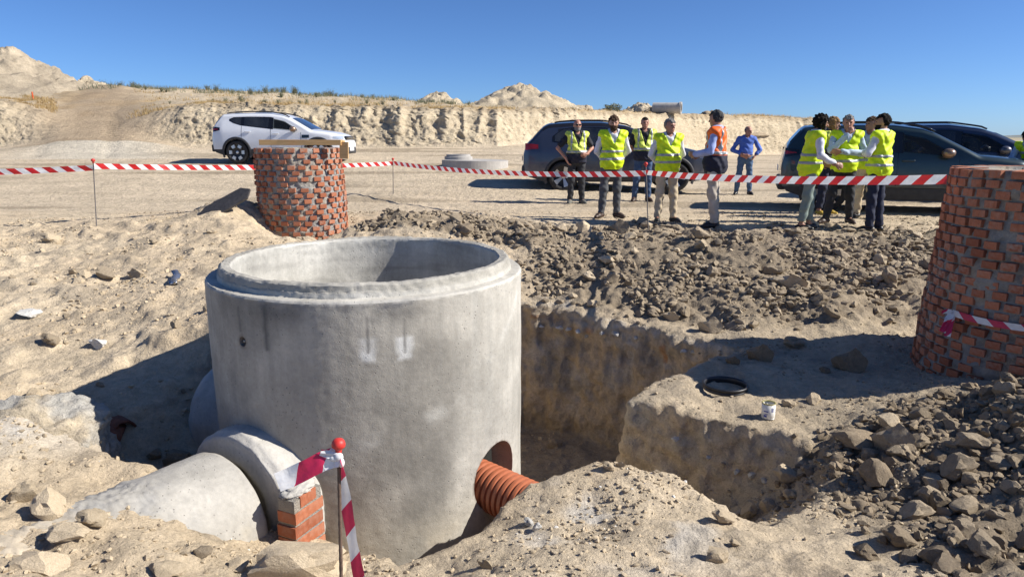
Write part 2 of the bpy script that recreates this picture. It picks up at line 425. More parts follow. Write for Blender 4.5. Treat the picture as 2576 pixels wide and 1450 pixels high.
# zones --------------------------------------------------------------
def zones(V):
    x, y, z = V[:, 0], V[:, 1], V[:, 2]
    nz = fbm(V, 3, 0.7, seed=21.0)
    spoil = sstep(-0.1, 0.6, x+0.35*nz+2.5*sstep(9.7, 10.5, y))*sstep(6.2, 7.3, y-0.0+0.3*nz+sstep(1.5, 4.5, x)*0.5)*(1-sstep(10.3, 11.3, y+0.5*nz-0.8*(1-sstep(-0.5, 1.2, x))))
    lipx = sstep(0.1, 0.9, x)*sstep(7.0, 8.9, y+0.42*x)
    spoil = spoil*sstep(8.75, 9.2, y+0.62*x-np.maximum(x-2.4, 0)*0.62)
    near = sstep(1.75, 2.5, x+0.25*nz)*(1-sstep(4.35, 4.75, y-0.35*(x-1.8)))*sstep(2.6, 3.4, y+0.20*x)
    near = near*sstep(-0.1, 0.45, x-1.55-(3.3-y)*0.75)
    return np.clip(spoil, 0, 1), np.clip(near, 0, 1), nz
spoil, nearh, nzz = zones(tv)
rough = np.clip(np.maximum(spoil, nearh), 0, 1)
wall = 1-sstep(0.35, 0.75, tn[:, 2])
flatfar = sstep(10.8, 12.4, tv[:, 1])*(1-rough)
edge = sstep(12.8, 13.4, tv[:, 1])
amp1 = 0.035*(1-0.75*flatfar)+0.055*rough
n1 = fbm(tv, 4, 1.7, seed=1.0); n2 = np.abs(fbm(tv, 4, 5.0, gain=0.55, seed=5.0)); n3 = fbm(tv, 3, 14.0, gain=0.6, seed=8.0)
disp = n1*amp1+(0.25-n2)*(0.022*(1-flatfar)+0.035*rough)+n3*0.012
# clumps on the left slope, scrape marks on the trench walls, tyre ruts on the flat
lc = np.maximum(0, fbm(tv, 2, 2.6, seed=31)-0.12)*(1-sstep(-2.0, -1.0, tv[:, 0]))*(1-flatfar)
disp += lc*0.10
gr = perlin(np.stack([tv[:, 0]*7.5, tv[:, 1]*7.5, tv[:, 2]*0.9], 1))+0.5*perlin(np.stack([tv[:, 0]*17, tv[:, 1]*17, tv[:, 2]*2.0], 1))
pitwall = wall*sstep(-2.3, -1.6, -tv[:, 2]*0-1.0+0*tv[:, 0])*(tv[:, 0] > -0.4)*(tv[:, 1] > 4.4)
disp += (wall*(tv[:, 0] > -0.4)*(tv[:, 1] > 6.0))*(np.clip(gr, -0.6, 0.9)*0.042+fbm(tv, 4, 5.0, gain=0.6, seed=101)*0.030+np.abs(fbm(tv, 3, 3.0, seed=103))*0.09*sstep(-1.15, -0.85, tv[:, 2]))
lay = perlin(np.stack([tv[:, 0]*1.2, tv[:, 1]*1.2, tv[:, 2]*11+tv[:, 0]*2.5], 1))
disp += (wall*(tv[:, 1] > 4.4)*(tv[:, 1] <= 6.6)*(tv[:, 0] > 0.6))*(lay*0.028+fbm(tv, 4, 6.0, gain=0.6, seed=107)*0.028)
rut = perlin(np.stack([tv[:, 0]*0.35, tv[:, 1]*3.2+0.3*nzz, 0*tv[:, 0]+3], 1))+0.5*perlin(np.stack([tv[:, 0]*9, tv[:, 1]*4.0, 0*tv[:, 0]+7], 1))
disp += flatfar*rut*0.012
disp *= (1-edge)
tv = tv+tn*disp[:, None]

SAND = np.array([0.55, 0.445, 0.31]); DARK = np.array([0.262, 0.212, 0.152]); GREY = np.array([0.52, 0.49, 0.44]); CLAY = np.array([0.58, 0.465, 0.32]); BENCH = np.array([0.48, 0.395, 0.28])
def mixc(c, col, w): return c*(1-w[:, None])+col[None, :]*w[:, None]
tc = np.repeat(SAND[None, :], len(tv), 0)
tc = mixc(tc, np.array([0.58, 0.485, 0.35]), sstep(-0.2, 0.5, nzz)*0.6)
tc = mixc(tc, BENCH, sstep(0.9, 1.4, tv[:, 0])*sstep(4.3, 4.8, tv[:, 1])*(1-sstep(7.5, 8.5, tv[:, 1])))
tc = mixc(tc, CLAY, wall*(tv[:, 0] > -0.6)*sstep(4.2, 4.8, tv[:, 1]))
strat = sstep(0.15, 0.4, perlin(np.stack([tv[:, 0]*1.5, tv[:, 1]*1.5, tv[:, 2]*7+tv[:, 0]*1.5], 1)))
tc = mixc(tc, np.array([0.47, 0.43, 0.36]), 0.55*strat*wall*(tv[:, 0] > -0.6)*(tv[:, 2] > -1.35))
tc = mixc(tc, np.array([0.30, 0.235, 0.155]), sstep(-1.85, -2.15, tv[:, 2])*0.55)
tc = mixc(tc, np.array([0.50, 0.20, 0.05]), 0.6*wall*sstep(0.35, 0.5, perlin(tv*3.0+55))*(tv[:, 1] > 7.5)*(tv[:, 2] > -1.3)*(tv[:, 2] < -0.8))
tc = mixc(tc, np.array([0.52, 0.465, 0.375]), 0.75*wall*(tv[:, 0] > -0.6)*(tv[:, 1] > 4.2)*sstep(-1.05, -0.85, tv[:, 2]+0.12*nzz)*sstep(-0.2, 0.3, fbm(tv, 3, 3.0, seed=120)))
tc = mixc(tc, DARK, rough*np.clip(0.85+0.3*nzz, 0, 1))
# cement dust: near mound, lip behind the chamber, and the lean concrete lump at left
dust = sstep(0.05, 0.45, fbm(tv, 4, 1.6, seed=40))
gm = np.exp(-(((tv[:, 0]-0.55)/0.55)**2+((tv[:, 1]-3.35)/0.45)**2))
tc = mixc(tc, GREY, np.clip(dust*gm*1.1, 0, 0.8))
gl = np.exp(-(((tv[:, 0]+2.72)/0.28)**2+((tv[:, 1]-4.0)/0.42)**2))
tc = mixc(tc, GREY, np.clip(gl*1.2*(0.5+dust*0.8), 0, 0.9))
gb = np.exp(-(((tv[:, 1]+0.62*tv[:, 0])-8.75)/0.18)**2)*sstep(0, 0.3, tv[:, 0])*(1-sstep(1.3, 2.0, tv[:, 0]))
tc = mixc(tc, GREY, np.clip(gb*dust*1.1, 0, 0.7))
tc = mixc(tc, np.array([0.27, 0.23, 0.18]), 0.5*sstep(0.35, 0.6, fbm(tv, 3, 2.2, seed=60))*(1-rough))
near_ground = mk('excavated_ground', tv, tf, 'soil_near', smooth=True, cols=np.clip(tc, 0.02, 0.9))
tag(near_ground, 'pale sandy ground dug out around the concrete chamber', None, None, 'structure')
NEAR = BVHTree.FromPolygons(tv.tolist(), tf.tolist())

# ------------------------------------------------------------------ far ground with the cut bank
def a_of_u(u): return (np.asarray(u, float)-1287.5)/1791.0
NC = 1150
A = np.linspace(-1.0, 1.0, NC)
Bb = interp(A, a_of_u([-600, 0, 500, 1250, 1450, 1650, 1800, 2050, 2300, 3200]), [30, 29, 29, 30, 35, 46, 54, 62, 70, 80])
Bt = interp(A, a_of_u([-600, 0, 500, 900, 1200, 1450, 1700, 1900, 2050, 2130, 2200, 3200]), [3.2, 3.0, 2.85, 2.75, 2.65, 2.75, 3.0, 3.1, 2.9, 2.2, 0.6, 0.0])
Sk = interp(A, a_of_u([-600, 0, 200, 500, 900, 1200, 1450, 1700, 1900, 2050, 2130, 2200, 3200]), [5.6, 5.3, 5.0, 4.75, 4.25, 3.65, 3.3, 3.3, 3.3, 3.0, 2.2, 0.5, 0.0])
r1 = 12.9+(np.linspace(0, 1, 130)**1.25)[:, None]*(Bb-12.9)[None, :]
pn = np.stack([A*60, 0*A, 0*A+5], 1)
Bw = 2.3+0.9*perlin(np.stack([A*14, 0*A+2, 0*A], 1))
r2_ = Bb[None, :]+np.linspace(0, 1, 75)[1:, None]*Bw[None, :]
r3 = (Bb+Bw)[None, :]+(np.linspace(0, 1, 60)[1:, None]**1.3)*26
r4 = (Bb+Bw+26)[None, :]+(np.linspace(0, 1, 34)[1:, None]**3)*2500
Y = np.vstack([r1, r2_, r3, r4]); NR = Y.shape[0]
seg = np.concatenate([np.zeros(130), np.linspace(0, 1, 75)[1:], 1+np.linspace(0, 1, 60)[1:]**1.3, 2+np.linspace(0, 1, 34)[1:]])[:, None]+0*A[None, :]
X = A[None, :]*Y
zb = ground_far_z(A*Bb, Bb)[None, :]
Z = ground_far_z(X, np.minimum(Y, Bb[None, :]))
sface = np.clip(seg, 0, 1)
prof = np.where(sface < 0.5, 0.62*(sface/0.5)**1.35, 0.62+0.38*((sface-0.5)/0.5)**0.65)   # talus below, steep cut above
Z = np.where(seg > 0, zb+(np.maximum(Bt, zb[0])[None, :]-zb)*prof, Z)
s3 = np.clip(seg-1, 0, 1)
Z = np.where(seg > 1, Bt[None, :]+(Sk-Bt)[None, :]*sstep(0, 0.9, s3), Z)
s4 = np.clip(seg-2, 0, 1)
Z = np.where(seg > 2, Sk[None, :]*(1-sstep(0.0, 0.35, s4)), Z)
# ramp at the left
rc_ = interp(Y.ravel(), [24, 30, 44], [225, 250, 290]).reshape(Y.shape); rw_ = interp(Y.ravel(), [24, 30, 44], [0.125, 0.10, 0.045]).reshape(Y.shape)
am = np.exp(-np.abs((X/np.maximum(Y, 1)-a_of_u(rc_)+0.012*perlin(np.stack([X.ravel()*0.8, Y.ravel()*0.8, 0*X.ravel()], 1)).reshape(Y.shape))/rw_)**3)
ramp = interp(Y.ravel(), [24, 27, 33, 44], [0.60, 0.85, 2.55, 4.5]).reshape(Y.shape)
Z = np.where((Y > 24) & (Y < 44), Z*(1-am)+ramp*am, Z)
P3 = np.stack([X.ravel(), Y.ravel(), Z.ravel()], 1)
onface = (np.clip(sface*6, 0, 1)*(1-np.clip((seg-1)*4, 0, 1))).ravel()*(1-am.ravel())
onface *= interp(A, a_of_u([-600, 2050, 2200, 3200]), [1, 1, 0.1, 0])[None, :].repeat(NR, 0).ravel()
q = np.stack([P3[:, 0]*1.35, P3[:, 1]*0.15, P3[:, 2]*0.22], 1)
gv = 0.9-2.2*np.abs(perlin(q+0.35*perlin(q*0.7+4)[:, None]))+0.5*perlin(q*np.array([2.7, 1, 1.5])+11)
lump = fbm(P3, 4, 1.5, seed=12)
vary = 0.35+1.1*sstep(-0.4, 0.6, fbm(np.stack([P3[:, 0]*0.18, 0*P3[:, 0], P3[:, 2]*0.2], 1), 2, 1.0, seed=140))
upper = 0.35+0.65*sstep(0.25, 0.6, sface.ravel())
P3[:, 1] += onface*(-gv*0.26*vary*upper+lump*0.10*vary+0.09*fbm(P3, 4, 4.0, gain=0.65, seed=88))
P3[:, 2] += onface*(0.5*np.abs(fbm(P3, 3, 1.1, seed=15))-0.12)*0.3
far_rough = np.clip((seg.ravel()-0.9)*4, 0, 1)
P3[:, 2] += far_rough*(1-np.clip(seg.ravel()-2, 0, 1))*fbm(P3, 4, 0.55, seed=18)*0.16*(1-am.ravel())
flat = (seg.ravel() <= 0)
tr = perlin(np.stack([P3[:, 0]*0.3, P3[:, 1]*2.4, 0*P3[:, 0]], 1))*0.022+perlin(np.stack([P3[:, 0]*6, P3[:, 1]*3.5, 0*P3[:, 0]+4], 1))*0.012
fade = sstep(12.9, 13.8, P3[:, 1])
P3[:, 2] += flat*tr*fade-0.012*(P3[:, 1] < 13.3)
tk = np.zeros(len(P3))
for ub_, ut_ in ((70, 245), (260, 352)):    # tyre ruts up the ramp
    dd = (P3[:, 0]/P3[:, 1]-a_of_u(interp(P3[:, 1], [25, 43], [ub_, ut_])))/0.012
    tk += np.exp(-dd**2)*am.ravel()*(P3[:, 1] > 25)*(P3[:, 1] < 43)
P3[:, 2] -= tk*(0.05+0.035*np.sin(P3[:, 1]*22))
fc = np.repeat(np.array([[0.60, 0.495, 0.355]]), len(P3), 0)
fn = fbm(P3, 4, 0.35, seed=70)
band = perlin(np.stack([P3[:, 0]*0.12, P3[:, 1]*0.9, 0*P3[:, 0]+9], 1))
fc = mixc(fc, np.array([0.36, 0.29, 0.20]), np.clip(0.75*flat*sstep(0.12, 0.4, band), 0, 1))
fc = mixc(fc, np.array([0.54, 0.45, 0.315]), onface)
topd = onface*sstep(0.72, 0.95, sface.ravel()+0.12*lump)
fc = mixc(fc, np.array([0.34, 0.265, 0.175]), 0.75*topd)
fc = mixc(fc, np.array([0.46, 0.38, 0.265]), far_rough*0.7)
fc = mixc(fc, np.array([0.50, 0.34, 0.15]), far_rough*sstep(0.0, 0.35, fn)*(1-np.clip((seg.ravel()-1)*1.6, 0, 1))*0.9)
fc = mixc(fc, np.array([0.36, 0.27, 0.175]), am.ravel()*(P3[:, 1] > 28.5)*(P3[:, 1] < 50)*0.8)
fc = mixc(fc, np.array([0.60, 0.54, 0.43]), am.ravel()*(P3[:, 1] > 24.5)*(P3[:, 1] <= 28.5)*0.9)
fc = mixc(fc, np.array([0.26, 0.25, 0.15]), np.clip(seg.ravel()-2.1, 0, 1)*4*(seg.ravel() < 9)*0.2)
FARF = grid_faces(NR, NC)
far_ground = mk('ground', P3, FARF, 'soil_far', smooth=True, cols=np.clip(fc, 0.02, 0.9))
tag(far_ground, 'levelled sandy ground ending at a cut earth bank', None, None, 'structure')
FAR = BVHTree.FromPolygons(P3.tolist(), FARF.tolist())

def drop(x, y):
    "height of the ground under a point"
    h = NEAR.ray_cast(Vector((x, y, 6)), Vector((0, 0, -1)))
    if h[0] is None or y > 13.3: h2 = FAR.ray_cast(Vector((x, y, 30)), Vector((0, 0, -1))); h = h2 if h2[0] is not None else h
    return (h[0].z if h[0] is not None else 0.0)
def hit(u, v):
    d = ray(u, v).normalized(); o = Vector((0, 0, CAM_Z))
    a = NEAR.ray_cast(o, d); b = FAR.ray_cast(o, d)
    if a[0] is None: return b[0], b[1]
    if b[0] is None or a[3] < b[3]: return a[0], a[1]
    return b[0], b[1]

# distant low hills on the horizon
hx = np.linspace(-900, 2600, 240); hh = 9+10*np.abs(fbm(np.stack([hx*0.004, 0*hx, 0*hx], 1), 4, 1.0, seed=3))
hp = []
for k, (dy, s_) in enumerate(((0, 0), (90, .55), (220, 1.0), (420, .6), (700, 0))):
    hp += [(x, 2300+dy, -4+h*s_) for x, h in zip(hx, hh)]
hills = mk('hills', np.array(hp), grid_faces(5, 240), None, smooth=True)
simple('hill_scrub', (0.17, 0.185, 0.17), 1.0, 0.3, 0.02); hills.data.materials.append(MATS['hill_scrub'])
tag(hills, 'low distant hills on the horizon at right', None, None, 'structure')

# heaps of earth on the plateau
def mound(u, vtop, Yd, wpx, lab, seed, col=(0.50, 0.42, 0.30), peaks=None, rx=0.6):
    p = at_y(u, vtop, Yd); w = wpx/1791.0*Yd
    gz0 = drop(p.x, p.y); zg = gz0-1.6; w = w*min(2.2, (p.z-zg)/max(0.4, p.z-gz0))
    n = 110; k = 60
    rr = np.linspace(0, 1, k); th = np.linspace(0, 2*math.pi, n, endpoint=False)
    R_, T_ = np.meshgrid(rr, th, indexing='ij')
    H = p.z-zg
    pr = (1-R_)**0.92
    xx = R_*np.cos(T_)*w/2*1.15; yy = R_*np.sin(T_)*w/2*rx*2
    V = np.stack([xx.ravel(), yy.ravel(), (H*pr).ravel()], 1)
    f1 = fbm(V, 4, 0.35, seed=seed)
    V[:, 2] += (f1*0.20*H*(0.3+R_.ravel())*(1-R_.ravel())*1.6)+fbm(V, 5, 1.6, gain=0.6, seed=seed+3)*0.20*(1-R_.ravel()**6)
    V[:, 0] += fbm(V, 3, 0.9, seed=seed+5)*0.22*R_.ravel()
    V += np.array([p.x, p.y, zg])
    cc = np.repeat(np.array([col]), len(V), 0)*(1+0.18*fbm(V, 3, 1.0, seed=seed))[:, None]
    o = mk('earth_mound', V, grid_faces(k, n, True), 'soil_far', smooth=True, cols=np.clip(cc, 0, 1))
    return tag(o, lab, 'mound', 'heaps of earth on the plateau')
mound(8, 122, 44, 330, 'large stony earth mound at the left edge of the picture', 1.5, (0.40, 0.335, 0.245))
mound(215, 186, 46, 110, 'small pale mound beside the large one at far left', 4.5)
mound(1098, 231, 52, 130, 'small pale sand mound above the bank, left of the tallest one', 9.5)
mound(1316, 213, 55, 262, 'tallest pale sand mound on the skyline behind the dark car', 14.5)
mound(1475, 266, 54, 110, 'low brownish mound at the right foot of the tallest one', 18.5, (0.45, 0.37, 0.26))
mound(1607, 253, 70, 110, 'pointed pale mound on the skyline right of the round bush', 22.5)
mound(1650, 266, 66, 100, 'dark brown mound next to the lying concrete pipe', 27.5, (0.30, 0.24, 0.165))
mound(1790, 279, 62, 110, 'broken brown clods heaped on the bank top behind the orange vest', 31.5, (0.34, 0.27, 0.185))
# ------------------------------------------------------------------ concrete chamber
def boolean(o, cutter_mb, op='DIFFERENCE'):
    cu = cutter_mb.build('cutter', None, o.parent)
    m = o.modifiers.new('b', 'BOOLEAN'); m.object = cu; m.operation = op; m.solver = 'EXACT'
    dg = bpy.context.evaluated_depsgraph_get(); dg.update()
    me = bpy.data.meshes.new_from_object(o.evaluated_get(dg)); old = o.data
    o.modifiers.clear(); o.data = me; bpy.data.objects.remove(cu)
    return o

chamber = empty('concrete_chamber', (RING.x, RING.y, -2.0), 0.0, 'large round precast concrete manhole chamber standing open in the pit', 'chamber')
NA = 420
prof = []
def seg_(a, b, n):
    for i in range(n): prof.append((a[0]+(b[0]-a[0])*i/n, a[1]+(b[1]-a[1])*i/n))
ZS = RIM_Z-0.085
seg_((RO, -2.0), (RO, ZS-0.012), 170); seg_((RO, ZS-0.012), (RO-0.012, ZS), 2); seg_((RO-0.012, ZS), (RC+0.012, ZS+0.004), 6); seg_((RC+0.012, ZS+0.004), (RC+0.004, ZS+0.035), 4)
seg_((RC+0.004, ZS+0.035), (RC, ZS+0.038), 1); seg_((RC, ZS+0.038), (RC-0.006, RIM_Z-0.012), 6); seg_((RC-0.006, RIM_Z-0.012), (RC-0.022, RIM_Z), 2); seg_((RC-0.022, RIM_Z), (RI+0.012, RIM_Z-0.004), 8)
seg_((RI+0.012, RIM_Z-0.004), (RI, RIM_Z-0.018), 2); seg_((RI, RIM_Z-0.018), (RI, -1.85), 120); seg_((RI, -1.85), (0.02, -1.85), 4); prof.append((0.02, -1.85)); prof.append((0.02, -2.0)); prof.append((0.5, -2.0))
prof = np.array(prof); th = np.linspace(0, 2*math.pi, NA, endpoint=False)
R_ = prof[:, 0][:, None]+0*th[None, :]; Zp = prof[:, 1][:, None]+0*th[None, :]
V = np.stack([(R_*np.cos(th)[None, :]).ravel(), (R_*np.sin(th)[None, :]).ravel(), Zp.ravel()], 1)
TH = np.tile(th, len(prof)); ZZ = V[:, 2]; RR = R_.ravel()
W = V+np.array([RING.x, RING.y, 0])
rimz = (ZZ > ZS-0.03)
rn = fbm(W, 3, 30, seed=2)
rad = np.stack([np.cos(TH), np.sin(TH), 0*TH], 1)
V = V+rad*(fbm(W, 3, 2.2, seed=6)*0.004+rn*np.where(rimz, 0.004, 0.0012))[:, None]
V[:, 2] += np.where(rimz & (RR < RC+0.02), rn*0.005+fbm(W, 2, 4, seed=3)*0.006, 0)
phi = np.degrees(TH); phi = np.where(phi > 180, phi-360, phi)         # -90 faces the camera side
view_phi = math.degrees(math.atan2(-RING.y, -RING.x))                 # about -78
outer = (RR > RO-0.02) & (ZZ < ZS+0.01)
cc = np.repeat(np.array([[0.40, 0.375, 0.335]]), len(V), 0)
big = fbm(np.stack([TH*1.6, ZZ*1.1, 0*ZZ], 1), 4, 1.0, seed=50)
cc = mixc(cc, np.array([0.265, 0.25, 0.225]), 0.75*sstep(-0.05, 0.5, big)*outer)
strk = perlin(np.stack([TH*16, ZZ*0.9, 0*ZZ+3], 1))
cc = mixc(cc, np.array([0.30, 0.285, 0.26]), 0.5*sstep(0.1, 0.6, strk)*outer*sstep(-0.9, 0.3, ZZ))
cc = mixc(cc, np.array([0.50, 0.485, 0.45]), sstep(-62, -35, phi)*outer*(0.45+0.25*strk))  # sunlit flank painted in: colour turns paler past the terminator
# long pale sweep of lime, dark damp band under the shoulder
sw = -0.30-0.30*np.cos((TH-math.radians(-62))*1.0*1.8)
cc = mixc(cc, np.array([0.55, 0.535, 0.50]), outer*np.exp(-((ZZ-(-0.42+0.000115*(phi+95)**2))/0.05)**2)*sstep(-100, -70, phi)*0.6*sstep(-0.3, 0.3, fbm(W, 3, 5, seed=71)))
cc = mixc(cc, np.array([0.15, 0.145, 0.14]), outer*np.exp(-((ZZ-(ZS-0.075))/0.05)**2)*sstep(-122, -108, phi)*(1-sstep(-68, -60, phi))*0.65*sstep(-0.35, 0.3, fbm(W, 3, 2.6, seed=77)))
def pxphi(u): 
    d = ray(u, 900); s = (d.x*-RING.y+d.y*RING.x); k = math.hypot(d.x, d.y)
    off = (d.x*RING.y-d.y*RING.x)/k                                  # lateral offset of the ray from the axis
    va = math.degrees(math.atan2(d.y, d.x))
    return va+180-0+math.degrees(math.asin(max(-1, min(1, off/RO)))) if False else (va-180+math.degrees(math.asin(max(-1, min(1, off/RO)))))
def zpx(u, v):
    ph = math.radians(pxphi(u)); p = Vector((RING.x+RO*math.cos(ph), RING.y+RO*math.sin(ph), 0))
    lo, hi = -2.0, 0.6
    for _ in range(40):
        z = (lo+hi)/2; d = Vector((p.x, p.y, z))-Vector((0, 0, CAM_Z))
        fz = d.y*math.cos(PITCH)-d.z*math.sin(PITCH); up = d.y*math.sin(PITCH)+d.z*math.cos(PITCH)
        vv = 725-F_PX*up/fz
        if vv > v: lo = z
        else: hi = z
    return z
def blob(u0, v0, u1, v1, col, w, soft=1.0, ragged=0.25, seed=0.0):
    global cc
    ph0, ph1 = sorted((pxphi(u0), pxphi(u1))); um = (u0+u1)/2; z1, z0 = zpx(um, v0), zpx(um, v1)
    e = 0.8*soft; ez = 0.012*soft
    n = fbm(W, 2, 22, seed=seed)*ragged
    m = sstep(ph0-e, ph0+e, phi+n*4)*(1-sstep(ph1-e, ph1+e, phi+n*4))*sstep(z0-ez, z0+ez, ZZ+n*0.05)*(1-sstep(z1-ez, z1+ez, ZZ+n*0.05))
    cc = mixc(cc, np.array(col), m*w*outer)
WHT = (0.74, 0.74, 0.73)
blob(905, 850, 947, 890, WHT, 0.45, 1.2, 0.10, 1); blob(907, 884, 943, 912, WHT, 0.8, 1.2, 0.2, 2)
blob(997, 845, 1040, 882, WHT, 0.7, 1.2, 0.10, 3); blob(1002, 875, 1034, 904, WHT, 0.85, 1.2, 0.2, 4)
for u_, va, vb in ((928, 795, 890), (1020, 795, 890)): blob(u_-3, va, u_+3, vb, (0.20, 0.19, 0.18), 0.8, 0.5, 0.08, 5)
blob(668, 765, 678, 882, (0.13, 0.13, 0.125), 0.85, 0.7, 0.08, 6); blob(607, 770, 612, 835, (0.18, 0.175, 0.165), 0.7, 0.5, 0.08, 7)
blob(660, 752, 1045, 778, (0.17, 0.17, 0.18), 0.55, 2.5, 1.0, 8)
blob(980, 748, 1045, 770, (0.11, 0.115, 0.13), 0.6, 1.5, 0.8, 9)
inner = (RR < RI+0.01) & (ZZ < RIM_Z-0.01)
cc = mixc(cc, np.array([0.50, 0.49, 0.46]), 0.8*inner)
cc = mixc(cc, np.array([0.33, 0.32, 0.30]), inner*0.5*sstep(0.1, 0.5, perlin(np.stack([TH*2, ZZ*22, 0*ZZ], 1))))
cc = mixc(cc, np.array([0.37, 0.355, 0.32]), (~outer & ~inner)*0.7)
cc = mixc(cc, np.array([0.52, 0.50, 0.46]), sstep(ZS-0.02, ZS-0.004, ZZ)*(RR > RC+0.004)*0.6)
cc = mixc(cc, np.array([0.47, 0.40, 0.30]), outer*sstep(-0.85, -1.35, ZZ)*0.65*sstep(-0.4, 0.4, fbm(W, 3, 3, seed=81)))
V[:, 2] += 2.0
mot = fbm(W, 4, 1.7, gain=0.6, seed=150); cc = cc*(1+0.22*np.clip(mot, -1, 1))[:, None]*1.0*np.array([1.0, 0.995, 0.965])
_k = np.arange(NA); _k2 = (_k+1) % NA; _l = (len(prof)-1)*NA
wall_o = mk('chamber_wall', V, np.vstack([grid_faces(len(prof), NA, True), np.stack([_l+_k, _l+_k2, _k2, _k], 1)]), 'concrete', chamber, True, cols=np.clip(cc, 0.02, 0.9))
HPH = math.radians(-32)
hd = Vector((math.cos(HPH), math.sin(HPH), 0)); hz = 1.09                # pipe hole, height above the chamber base
cut = MB().lathe([(0.235, -0.3), (0.235, 0.3)], 40, M4(frame(hd), hd*RO*0.97+Vector((0, 0, hz+0.06))))
boolean(wall_o, cut)
pocket_phi = math.radians(pxphi(613)); pd = Vector((math.cos(pocket_phi), math.sin(pocket_phi), 0)); pz = zpx(613, 859)+2.0
boolean(wall_o, MB().lathe([(0.026, -0.06), (0.036, 0.06)], 20, M4(frame(pd), pd*RO+Vector((0, 0, pz)))))
ca = wall_o.data.color_attributes.get('Col')
if ca:
    vals = np.empty(len(ca.data)*4, np.float32); ca.data.foreach_get('color', vals); vals = vals.reshape(-1, 4)
    vco = np.empty(len(wall_o.data.vertices)*3, np.float32); wall_o.data.vertices.foreach_get('co', vco); vco = vco.reshape(-1, 3)
    def near_cut(c, dirv, r):
        q = vco-np.array(c); al = q @ np.array(dirv); return (np.linalg.norm(q-al[:, None]*np.array(dirv), axis=1) < r+0.004) & (np.abs(al) < 0.35)
    if ca.domain == 'POINT':
        odd = near_cut(hd*RO*0.97+Vector((0, 0, hz+0.06)), hd, 0.235) | near_cut(pd*RO+Vector((0, 0, pz)), pd, 0.037) | (vals[:, 0] > 0.92) | (vals[:, 0] < 0.03)
        vals[odd, :3] = (0.27, 0.235, 0.20); ca.data.foreach_set('color', vals.ravel())
auto_smooth(wall_o, 40)
lp = MB().lathe([(0.009, -0.05), (0.009, -0.012), (0.004, -0.010)], 12, M4(frame(pd), pd*RO+Vector((0, 0, pz))))
simple('steel', (0.35, 0.34, 0.33), 0.45, 0.2, 20, metal=0.9)
lp.build('lifting_anchor', 'steel', chamber, True)
# sockets cast on the chamber: one toward the coated pipe, one at the far left
def rough_lathe(name, prof, n, M, mat, parent, amp, seed, freq=6, cols=None, fine=0.3):
    P = []; 
    for r, z in prof:
        for k in range(n):
            a = 2*math.pi*k/n; P.append((r*math.cos(a), r*math.sin(a), z))
    P = np.array(P); rr = np.linalg.norm(P[:, :2], axis=1)[:, None]
    nrm = np.concatenate([P[:, :2]/np.maximum(rr, 1e-6), 0*rr], 1)
    P = P+nrm*((fbm(P, 3, freq, seed=seed)+fine*fbm(P, 3, freq*6, seed=seed+2))*amp*np.minimum(1, rr[:, 0]/0.1))[:, None]
    Mn = np.array(M); Pw = P @ Mn[:3, :3].T+Mn[:3, 3]
    return mk(name, Pw, grid_faces(len(prof), n, True), mat, parent, True, cols=cols)
def lin(a, b, n): return [(a[0]+(b[0]-a[0])*i/n, a[1]+(b[1]-a[1])*i/n) for i in range(n)]
sock_c = PD*(RO-0.10)+Vector((0, 0, 1.17))
rough_lathe('pipe_socket', lin((0.01, 0), (0.49, 0), 2)+lin((0.49, 0), (0.485, 0.20), 12)+lin((0.485, 0.20), (0.46, 0.245), 6)+lin((0.46, 0.245), (0.30, 0.25), 6)+[(0.3, 0.25), (0.28, 0.1)], 110,
            M4(frame(PD), sock_c), 'concrete_plain', chamber, 0.012, 3.3, 7)
LD = Vector((math.cos(math.radians(162)), math.sin(math.radians(162)), 0))
rough_lathe('pipe_socket', lin((0.01, 0), (0.42, 0), 2)+lin((0.42, 0), (0.41, 0.30), 8)+lin((0.41, 0.30), (0.38, 0.36), 4)+lin((0.38, 0.36), (0.01, 0.37), 4), 80,
            M4(frame(LD), LD*(RO-0.05)+Vector((0, 0, 1.22))), 'concrete_plain', chamber, 0.01, 8.3, 7)

# coated concrete pipe in the foreground
E = PIPE_E
pn_ = 150; prof2 = lin((0.26, 0.02), (0.395, 0.0), 4)+lin((0.395, 0.0), (0.405, 0.02), 3)+lin((0.405, 0.02), (0.415, 1.6), 150)+[(0.415, 1.6), (0.01, 1.62)]
MP = M4(frame(PD), E)
cvals = []
P = np.array([[r*math.cos(2*math.pi*k/pn_), r*math.sin(2*math.pi*k/pn_), z] for r, z in prof2 for k in range(pn_)])
rf = fbm(P, 4, 2.4, seed=91)
gz = sstep(0.18, 0.55, P[:, 2]+0.25*rf)
rr = np.linalg.norm(P[:, :2], axis=1)[:, None]
grav = np.maximum(0, 0.5-np.abs(perlin(P*30)))*gz
P2 = P+np.concatenate([P[:, :2]/np.maximum(rr, 1e-5), 0*rr], 1)*((fbm(P, 4, 5, seed=92)*0.016+grav*0.028)*gz*(rr[:, 0] > 0.3)+fbm(P, 3, 9, seed=94)*0.003)[:, None]
pc = np.repeat(np.array([[0.40, 0.38, 0.34]]), len(P), 0)
pc = mixc(pc, np.array([0.33, 0.32, 0.30]), gz*sstep(-0.3, 0.4, fbm(P, 4, 3.5, seed=95)))
pc = mixc(pc, np.array([0.40, 0.37, 0.31]), 0.7*sstep(0.3, 0.5, fbm(P, 3, 3.0, seed=97)))
pc = mixc(pc, np.array([0.50, 0.42, 0.31]), sstep(0.75, 1.05, P[:, 2]+0.2*rf)*0.8)
Mn = np.array(MP); Pw = P2 @ Mn[:3, :3].T+Mn[:3, 3]
big_pipe = mk('concrete_pipe', Pw, grid_faces(len(prof2), pn_, True), 'concrete', None, True, cols=np.clip(pc, 0, 1))
tag(big_pipe, 'mortar-coated concrete pipe half buried in front of the chamber', 'pipe')

